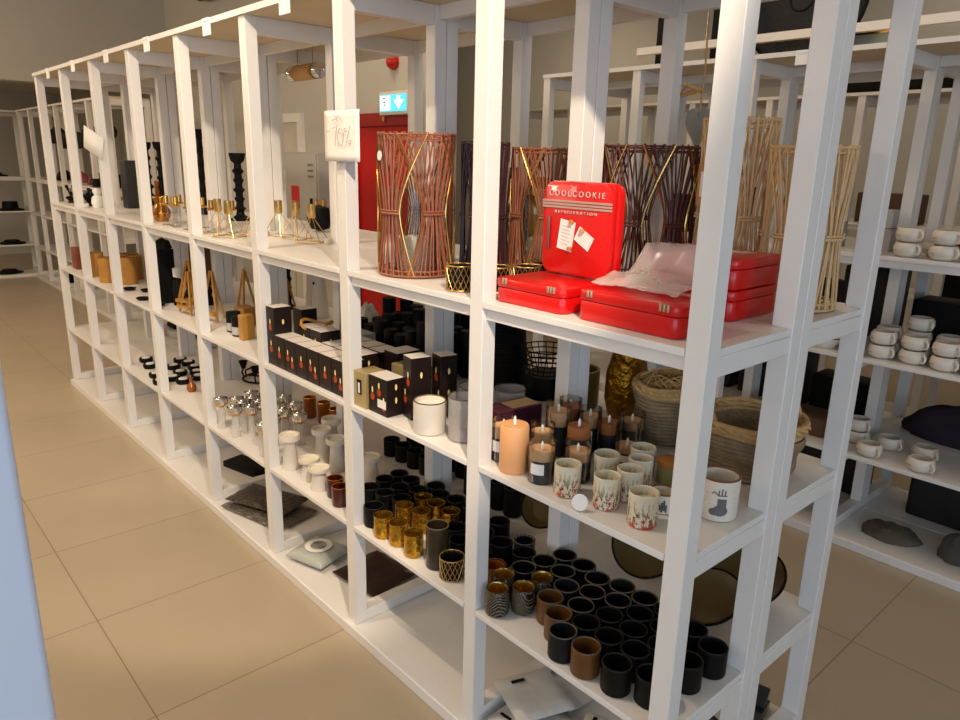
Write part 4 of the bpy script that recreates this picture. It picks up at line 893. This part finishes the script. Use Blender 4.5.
# ------------------------------------------------------------------ rear row, middle shelf: black candles, baskets
bp=empty('black_pillar','x','candle'); MB().lathe([(0,0),(.028,0),(.03,.003),(.03,.197),(.028,.2),(0,.196)],20).build('wax',BLACK,bp); q=MB(); q.tube([(0,0,.196),(.001,0,.206)],.0013,5); q.build('wick',DARKG,bp); BP=Kind(bp)
rr=random.Random(4); pts=[]
for j in range(4):
    for i in range(9): pts.append((-1.94+.075*i+.03*(j%2),.455+.075*j,.031))
Q=relax(pts,-2.0,-1.28,.425,.715,.001,((-1.976,.401,.034),(-1.326,.401,.034)),100)
lb=band_labels(Q,lambda i,o,n:'black pillar candle, %s from left in the %s row of black candles'%(o,n),(-1,.49,.565,.64,9),('front','second','third','back'))
for (x,y,r),l in zip(Q,lb): BP((x,y,Z2),l,'black pillar candles on the rear row',0,(1,1,.55+.45*rr.random()+.12*(y>.56)))
def crumple(name,label,loc,w,d,h,mat,seed,cat):
    q=MB(); nu,nv=26,14
    for j in range(nv+1):
        for i in range(nu):
            a=2*PI*i/nu; e=PI/2*(j/nv); rr_=1+.22*noise.noise(Vector((math.cos(a)*2.2,math.sin(a)*2.2,e*2+seed)))
            q.v.append((w/2*math.cos(a)*math.cos(e)*rr_,d/2*math.sin(a)*math.cos(e)*rr_,h*math.sin(e)*rr_ if j else 0))
    for j in range(nv):
        for i in range(nu): q.f.append((j*nu+i,j*nu+(i+1)%nu,(j+1)*nu+(i+1)%nu,(j+1)*nu+i)); q.mi.append(0)
    q.f.append(tuple(range(nu-1,-1,-1))); q.mi.append(0)
    return tag(q.build(name,mat,loc=loc,sharp=180),label,cat)
crumple('tissue_bundle','crumpled white tissue bundle on the far aisle side of the black candles',(-2.11,.60,Z2),.17,.13,.14,PAPER,2,'tissue')
# black woven vases and bowls of the nearest rear bay
t=empty('woven_vase','tall black woven vase behind the second post, rear row','vase',(-1.15,.585,Z2)); q=MB()
for i in range(24): q.ring(.075-.018*i/24,.0065,.007+i*.0105,seg=24,ts=5)
q.build('weave',BLACK,t); MB().lathe([(0,.001),(.072,.001),(.054,.25),(0,.25)],20).build('body',DARKG,t)
t=empty('wire_basket','black wire basket right of the tall woven vase','basket',(-.97,.60,Z2)); q=MB()
for i in range(6): q.ring(.06+.006*i,.0025,.085+.0+i*.018,seg=26,ts=4)
for k in range(20):
    a=2*PI*k/20; q.tube([(.06*math.cos(a),.06*math.sin(a),.083),(.092*math.cos(a+.15),.092*math.sin(a+.15),.175)],.002,4)
q.build('wires',BLACK,t); MB().lathe([(0,0),(.075,0),(.07,.08),(0,.082)],20).build('pot',BLACKC,t)
t=empty('olive_bowl','olive yellow bowl left of the back post, rear row','bowl',(-.82,.61,Z2)); MB().lathe(cup_profile(.068,.13,.006,.01),30).build('body',M('olive_glaze',(98,84,26),.4,var=(10,.3)),t); MB().ring(.064,.004,.131).build('rim',M('olive_rim',(140,118,40),.4),t)
q=MB(); q.lathe([(0,0),(.09,0),(.095,.04),(.08,.055),(0,.06)],24); tag(q.build('black_bowl',BLACKC,loc=(-.985,.455,Z2),),'low black bowl in front of the wire basket','bowl').scale=(.55,.55,1)
t=empty('hammered_vase','hammered gold vase right of the back post, rear row','vase',(-.655,.652,Z2)); MB().lathe([(0,0),(.055,0),(.07,.06),(.068,.15),(.05,.22),(.056,.245),(.05,.245),(.044,.22),(0,.2)],26).build('body',M('hammered_gold',(150,104,24),.3,.9,var=(50,.5),bump=(55,1.0)),t); MB().ring(.053,.003,.245).build('rim',GOLD,t)
def basket(label,loc,R,h,mat,rimmat,seed,handles=2,flare=1.25):
    t=empty('wicker_basket',label,'basket',loc,seed*.7,'wicker baskets'); q=MB(); n=int(h/.0115)
    for i in range(n):
        k=i/(n-1); q.ring(R*(1+(flare-1)*k),.0075,.0105+i*.0112,seg=36,ts=5,wob=.0035)
    q.build('weave',mat,t); MB().lathe([(0,.001),(R*.95,.001),(R*flare*.97,h),(R*flare*.93,h),(R*.9,.012),(0,.012)],30).build('lining',mat,t)
    q=MB(); Rr=R*flare
    for k in range(3): q.ring(Rr+.002*k,.008,h+.004+.012*k,seg=40,ts=6,wob=.004)
    for k in range(2):
        q.tube([((Rr+.004+.007*math.sin(i*1.3+k*PI))*math.cos(2*PI*i/60),(Rr+.004+.007*math.sin(i*1.3+k*PI))*math.sin(2*PI*i/60),h+.02+.008*math.cos(i*1.3+k*PI)) for i in range(60)],.006,5,0,True)
    q.build('rim',rimmat,t)
    if seed==2:
        r_=random.Random(3); q=MB()
        for k in range(70):
            a=r_.random()*2*PI; b=a+.6+r_.random()*1.6; ra=Rr*.85*math.sqrt(r_.random()); z=h+.01+r_.random()*.035
            q.tube([(ra*math.cos(a),ra*math.sin(a),z),(Rr*.5*math.cos((a+b)/2),Rr*.5*math.sin((a+b)/2),z+.016),(Rr*.9*math.cos(b),Rr*.9*math.sin(b),z)],.0022,4)
        q.build('straw_fill',M('dry_straw',(214,176,112),.7,var=(40,.3)),t)['kind']='stuff'
    for k in range(handles):
        a=k*PI+.4; q=MB(); q.tube([(Rr*math.cos(a-.25+.5*i/8),Rr*math.sin(a-.25+.5*i/8),h+.02+.04*math.sin(PI*i/8)) for i in range(9)],.007,6); q.build('handle',rimmat,t)
basket('large grey wicker basket with thick rim at the right end of rear row',(-.175,.568,Z2),.112,.125,WICKG,WICK,1,2,1.2)
basket('straw wicker basket left of the large grey one, under the tins',(-.452,.575,Z2),.072,.15,WICKG,WICK,2,1)
# ------------------------------------------------------------------ mug row across the rear aisle
mg=empty('stacking_mug','x','mug')
MB().lathe([(0,0),(.034,0),(.05,.012),(.056,.03),(.053,.05),(.045,.06),(.042,.06),(.049,.048),(.052,.03),(.046,.014),(0,.006)],28).build('body',CREAM,mg)
q=MB(); q.tube([(.050,0,.048),(.062,0,.050),(.072,0,.043),(.074,0,.028),(.066,0,.017),(.05,0,.015)],.0052,8); q.build('handle',CREAM,mg)
q=MB(); q.box(-.012,.012,-.0570,-.0562,.028,.031); q.build('print_line',M('mug_print',(150,146,140),.6),mg)
MG=Kind(mg)
def mugs(z,rows,shelf):
    k=0
    for x,y,n in rows:
        k+=1
        for j in range(n):
            pos=('' if n==1 else ('bottom of ' if j==0 else ('top of ' if j==n-1 else 'middle of ')))
            MG((x,y+.05,z+j*.0612),'cream mug, %sstack %s from left on %s mug shelf'%(pos,ORD[k-1],shelf) if n>1 else 'single cream mug, place %s from left on %s mug shelf'%(ORD[k-1],shelf),'cream mugs',-.66+rnd.random()*.12)
mugs(Z3,[(-.372,2.12,2),(-.30,2.25,1),(-.235,2.115,2),(-.105,2.13,2),(-.165,2.27,1)],'upper')
mugs(Z2,[(-.44,2.285,2),(-.415,2.15,2),(-.318,2.285,3),(-.288,2.155,2),(-.193,2.285,2),(-.162,2.14,2),(-.065,2.28,2),(-.035,2.14,2)],'middle')
mugs(Z1,[(-.49,2.255,2),(-.385,2.125,1),(-.355,2.285,1),(-.205,2.285,1),(-.17,2.12,1)],'low')
crumple('plum_cloth','dark plum folded cloth heap behind the mugs, low shelf',(-.10,2.69,Z1),.6,.22,.19,PURPC,6,'cloth')
crumple('rust_cloth','reddish brown cloth behind the mugs on the upper shelf',(-.12,2.69,Z3),.5,.2,.10,M('rust_cloth',(104,44,32),.9,var=(14,.3)),8,'cloth')
crumple('grey_bundle','grey brown cloth bundle on the base of the mug row, left',(-.27,2.30,Z0),.25,.19,.05,GREYC,11,'cloth')
crumple('grey_bundle','grey cloth bundle on the base of the mug row, right',(.01,2.32,Z0),.17,.18,.11,M('slate_cloth',(86,86,78),.8),13,'cloth')
for i,(x,y,w,h,m) in enumerate(((-.80,2.34,.17,.115,GREYB),(-.55,2.33,.12,.10,M('lilac_box',(170,164,172),.6)),(-.54,2.33,.09,.08,GREYB))):
    t=empty('carton_box',('pale carton box with picture behind the natural lantern','lilac grey carton under a smaller box, upper mug shelf','small grey carton on top of the lilac carton')[i],'box',(x,y,Z3+(.102 if i==2 else 0)),.1)
    MB().box(-w/2,w/2,-.05,.05,0,h).build('carton',m,t,bevel=.002); MB().box(-w*.3,-w*.05,-.0515,-.0505,h*.35,h*.75).build('picture',BROWN,t)
t=empty('wooden_basket','golden wooden basket on the pale carton, upper mug shelf','basket',(-.80,2.34,Z3+.1165)); MB().lathe([(0,0),(.05,0),(.065,.06),(.06,.06),(.045,.006),(0,.006)],22).build('body',AMBERW,t); q=MB(); q.tube([(.06*math.cos(PI*i/10),0,.055+.07*math.sin(PI*i/10)) for i in range(11)],.006,6); q.build('handle',AMBERW,t)
t=empty('enamel_bowl','white bowl with dark rim on the middle shelf behind the corner','bowl',(-.66,2.2,Z2)); MB().lathe([(0,0),(.04,0),(.075,.05),(.072,.052),(.037,.006),(0,.006)],28).build('body',PAPER,t); MB().ring(.0735,.0025,.051).build('rim',BLACK,t)
q=MB(); q.rbox(.45,.2,.22,.02,er=.01); tag(q.build('black_case',BLACK,loc=(-.22,2.69,Z2)),'black case standing behind the mugs on middle shelf','case')
q=MB(); q.rbox(.3,.18,.2,.02,er=.01); tag(q.build('black_case',BLACK,loc=(-.72,2.70,Z1)),'black case on the low shelf left of the mugs','case')
q=MB(); q.rbox(.36,.2,.09,.02,er=.01); tag(q.build('brown_case',BROWN,loc=(-.79,2.31,Z1)),'brown wicker case on the low shelf left of the mugs','case')
for i,x in enumerate((-2.1,-1.6,-1.3)):
    q=MB(); q.rbox(.16,.12,.16+.04*i,.02,er=.008); tag(q.build('stored_box',(REDG,BLACK,BROWN)[i],loc=(x,2.33,Z3)),('dark red','black','brown')[i]+' box on the upper shelf of the mug row, left end','box')
    q=MB(); q.rbox(.2,.15,.12+.03*i,.02,er=.008); tag(q.build('stored_box',(BLACK,GREYB,BLACK)[i],loc=(x,2.33,Z2)),('wide black','grey','taller black')[i]+' box on the middle shelf of the mug row, left end','box')
for i,(x,z,w_,h_) in enumerate(((-1.45,Z2,.4,.3),(-1.0,Z2,.34,.24),(-.655,Z2,.28,.34),(-1.1,Z1,.4,.3),(.3,Z2,.35,.3),(.5,Z1,.35,.3),(-1.5,Z1,.35,.25),(-.775,Z0,.5,.3),(-.125,Z0,.4,.25))):
    q=MB(); q.rbox(w_-.02,.2,h_,.03,er=.01); tag(q.build('dark_case',M('dark_stock',(30,26,25),.6,var=(6,.3)),loc=(x,2.70,z)),'dark stock case behind the mug row, %s'%('middle shelf far left','middle shelf left','middle shelf just left of mugs, tallest','low shelf left','middle shelf right end','low shelf right end','low shelf far left','base board left','base board right')[i],'case')
# ------------------------------------------------------------------ far end shelving goods
for i,(y,z) in enumerate(((.60,Z3),(.74,Z2),(.0,Z2),(.70,Z1),(.62,Z0),(.0,Z1))):
    q=MB(); q.lathe([(0,0),(.16,0),(.17,.015),(.10,.03),(.09,.12 if i in(1,) else .05),(0,.12 if i in(1,) else .06)],22); tag(q.build('black_hat',BLACK,loc=(-11.19,y,z)),'black hat shape on the far end wall shelving, %s'%('upper shelf','middle shelf right, tall crown','middle shelf left','low shelf right','base board','low shelf left')[i],'hat')
t=empty('black_garland','long black furry garland hanging under the far row top boards','garland',(-8.3,1.085,1.86)); q=MB()
q.tube([(-1.6+.2*i,.02*math.sin(i*2),.05*math.sin(i*1.7)) for i in range(13)],[.07+.025*math.sin(i*2.3) for i in range(13)],10); q.build('boa',M('black_fur',(18,17,16),.9,bump=(60,1)),t)
for x in(-1.4,-.6,.3,.6): MB().tube([(x,0,.03),(x,0,.30)],.004,5).build('hanger',STEEL,t)
for i,(x,c) in enumerate(((-9.6,BLACK),(-8.9,M('pink_item',(170,70,80),.6)),(-8.2,REDG),(-7.5,BLACK))):
    crumple('stored_bundle',('black','pink','dark red','further black')[i]+' bundle on the upper shelf of the far aisle row',(x,1.1,Z3),.26,.2,.12,c,20+i,'bundle')
for i,(x,c) in enumerate(((-9.9,BLACK),(-9.3,PAPER))):
    crumple('stored_bundle',('black','white')[i]+' bundle on the base board of the far aisle row',(x,1.08,Z0),.26,.2,.14,c,30+i,'bundle')
# goods on the distant row
for i,(x,z,m) in enumerate(((-2.2,Z3,BLACK),(-1.2,Z3,BROWN),(-.6,Z2,BLACK),(.2,Z3,BLACK),(-1.6,ZT,BLACK),(-1.05,ZT,BLACK),(-3.0,Z2,BLACK))):
    q=MB(); q.rbox(.4,.2,.2,.02,er=.008); tag(q.build('stored_case',m,loc=(x,4.3,z+.0005)),'dark case on the distant shelving row, %s'%('upper left','upper middle','middle shelf right','upper right','on top left','on top right','middle shelf left')[i],'case','dark cases on the distant row')
# ------------------------------------------------------------------ light
def area(name,loc,rot,sx,sy,power,col):
    l=bpy.data.lights.new(name,'AREA'); l.shape='RECTANGLE'; l.size=sx; l.size_y=sy; l.energy=power; l.color=col
    o=bpy.data.objects.new(name,l); COL.objects.link(o); o.location=loc; o.rotation_euler=rot; return o
def spot(name,loc,tgt,power,angle,blend,col,size=.04):
    l=bpy.data.lights.new(name,'SPOT'); l.energy=power; l.spot_size=math.radians(angle); l.spot_blend=blend; l.color=col; l.shadow_soft_size=size
    o=bpy.data.objects.new(name,l); COL.objects.link(o); o.location=loc
    o.rotation_euler=(Vector(tgt)-Vector(loc)).to_track_quat('-Z','Y').to_euler(); return o
WARM=(1,.82,.62); WARM2=(1,.79,.57); COOL=(.62,.78,1)
# daylight through the shop window behind the camera
area('window_daylight',(2.9,-4.42,1.7),(PI/2,0,0),4.6,2.2,85,COOL)
area('side_cool_fill',(5.74,-1.9,1.7),(0,PI/2,0),2.2,3.0,90,COOL)  # added cool fill from the right, brightens the near end panel
# unseen area lights under the ceiling, added as ambient fill
for i,(x,y,p) in enumerate(((-2.5,-2.6,22),(-5.5,-2.6,20),(-8.0,-2.4,20),(-1.0,1.45,14),(-4.0,1.4,20),(-.5,3.6,7),(-3.0,3.6,10),(-1.5,5.6,6),(-5.5,5.2,18),(-11.5,-1.5,26))):
    area('ceiling_fill_%d'%i,(x,y,3.66 if x>-9 else 2.58),(0,0,0),.6,1.2,p,WARM2)
# unseen point fills, added to lift the upper walls and rear aisles
def point(name,loc,p):
    l=bpy.data.lights.new(name,'POINT'); l.energy=p; l.color=WARM2; l.shadow_soft_size=.2
    o=bpy.data.objects.new(name,l); COL.objects.link(o); o.location=loc
for i,(x,y,z,p) in enumerate(((-1.5,-3.0,2.7,30),(-4.5,-3.0,2.7,34),(-7.2,-3.2,2.9,120),(2.6,1.4,2.8,16),(2.5,4.6,3.0,7),(-6.5,4.2,3.2,26))):
    point('fill_point_%d'%i,(x,y,z),p)
# downlights over the aisle, and track spotlights washing along the row
for i,(x,p) in enumerate(((-1.7,110),(-3.6,16))):
    spot('downlight_%d'%i,(x,-1.0,3.6),(x-.1,-.6,0),p,100,.8,WARM,.06)
for i,(l,t,p) in enumerate((((1.0,-1.0,3.05),(-.95,-.28,1.86),300),((-1.5,-1.1,3.2),(-3.4,.0,1.7),62),((-3.7,-1.1,3.2),(-5.2,.0,1.6),36))):
    spot('track_spot_%d'%i,l,t,p,46 if i==0 else 60,.25,WARM)
w=bpy.data.worlds.new('World'); bpy.context.scene.world=w; w.use_nodes=True
w.node_tree.nodes['Background'].inputs[0].default_value=(.55,.6,.7,1); w.node_tree.nodes['Background'].inputs[1].default_value=.0
# ------------------------------------------------------------------ camera
cd=bpy.data.cameras.new('camera'); cam=bpy.data.objects.new('camera',cd); COL.objects.link(cam)
cd.sensor_width=36; cd.lens=27.129; cd.clip_start=.05; cd.clip_end=100
cam.matrix_world=Matrix.Translation((.7072,-1.2360,1.7077))@Matrix.Rotation(.8343,4,'Z')@Matrix.Rotation(1.3027,4,'X')@Matrix.Rotation(.0243,4,'Z')
sc=bpy.context.scene; sc.camera=cam
sc.view_settings.view_transform='Standard'; sc.view_settings.look='None'; sc.view_settings.exposure=.1; sc.view_settings.gamma=1; sc.view_settings.use_curve_mapping=False
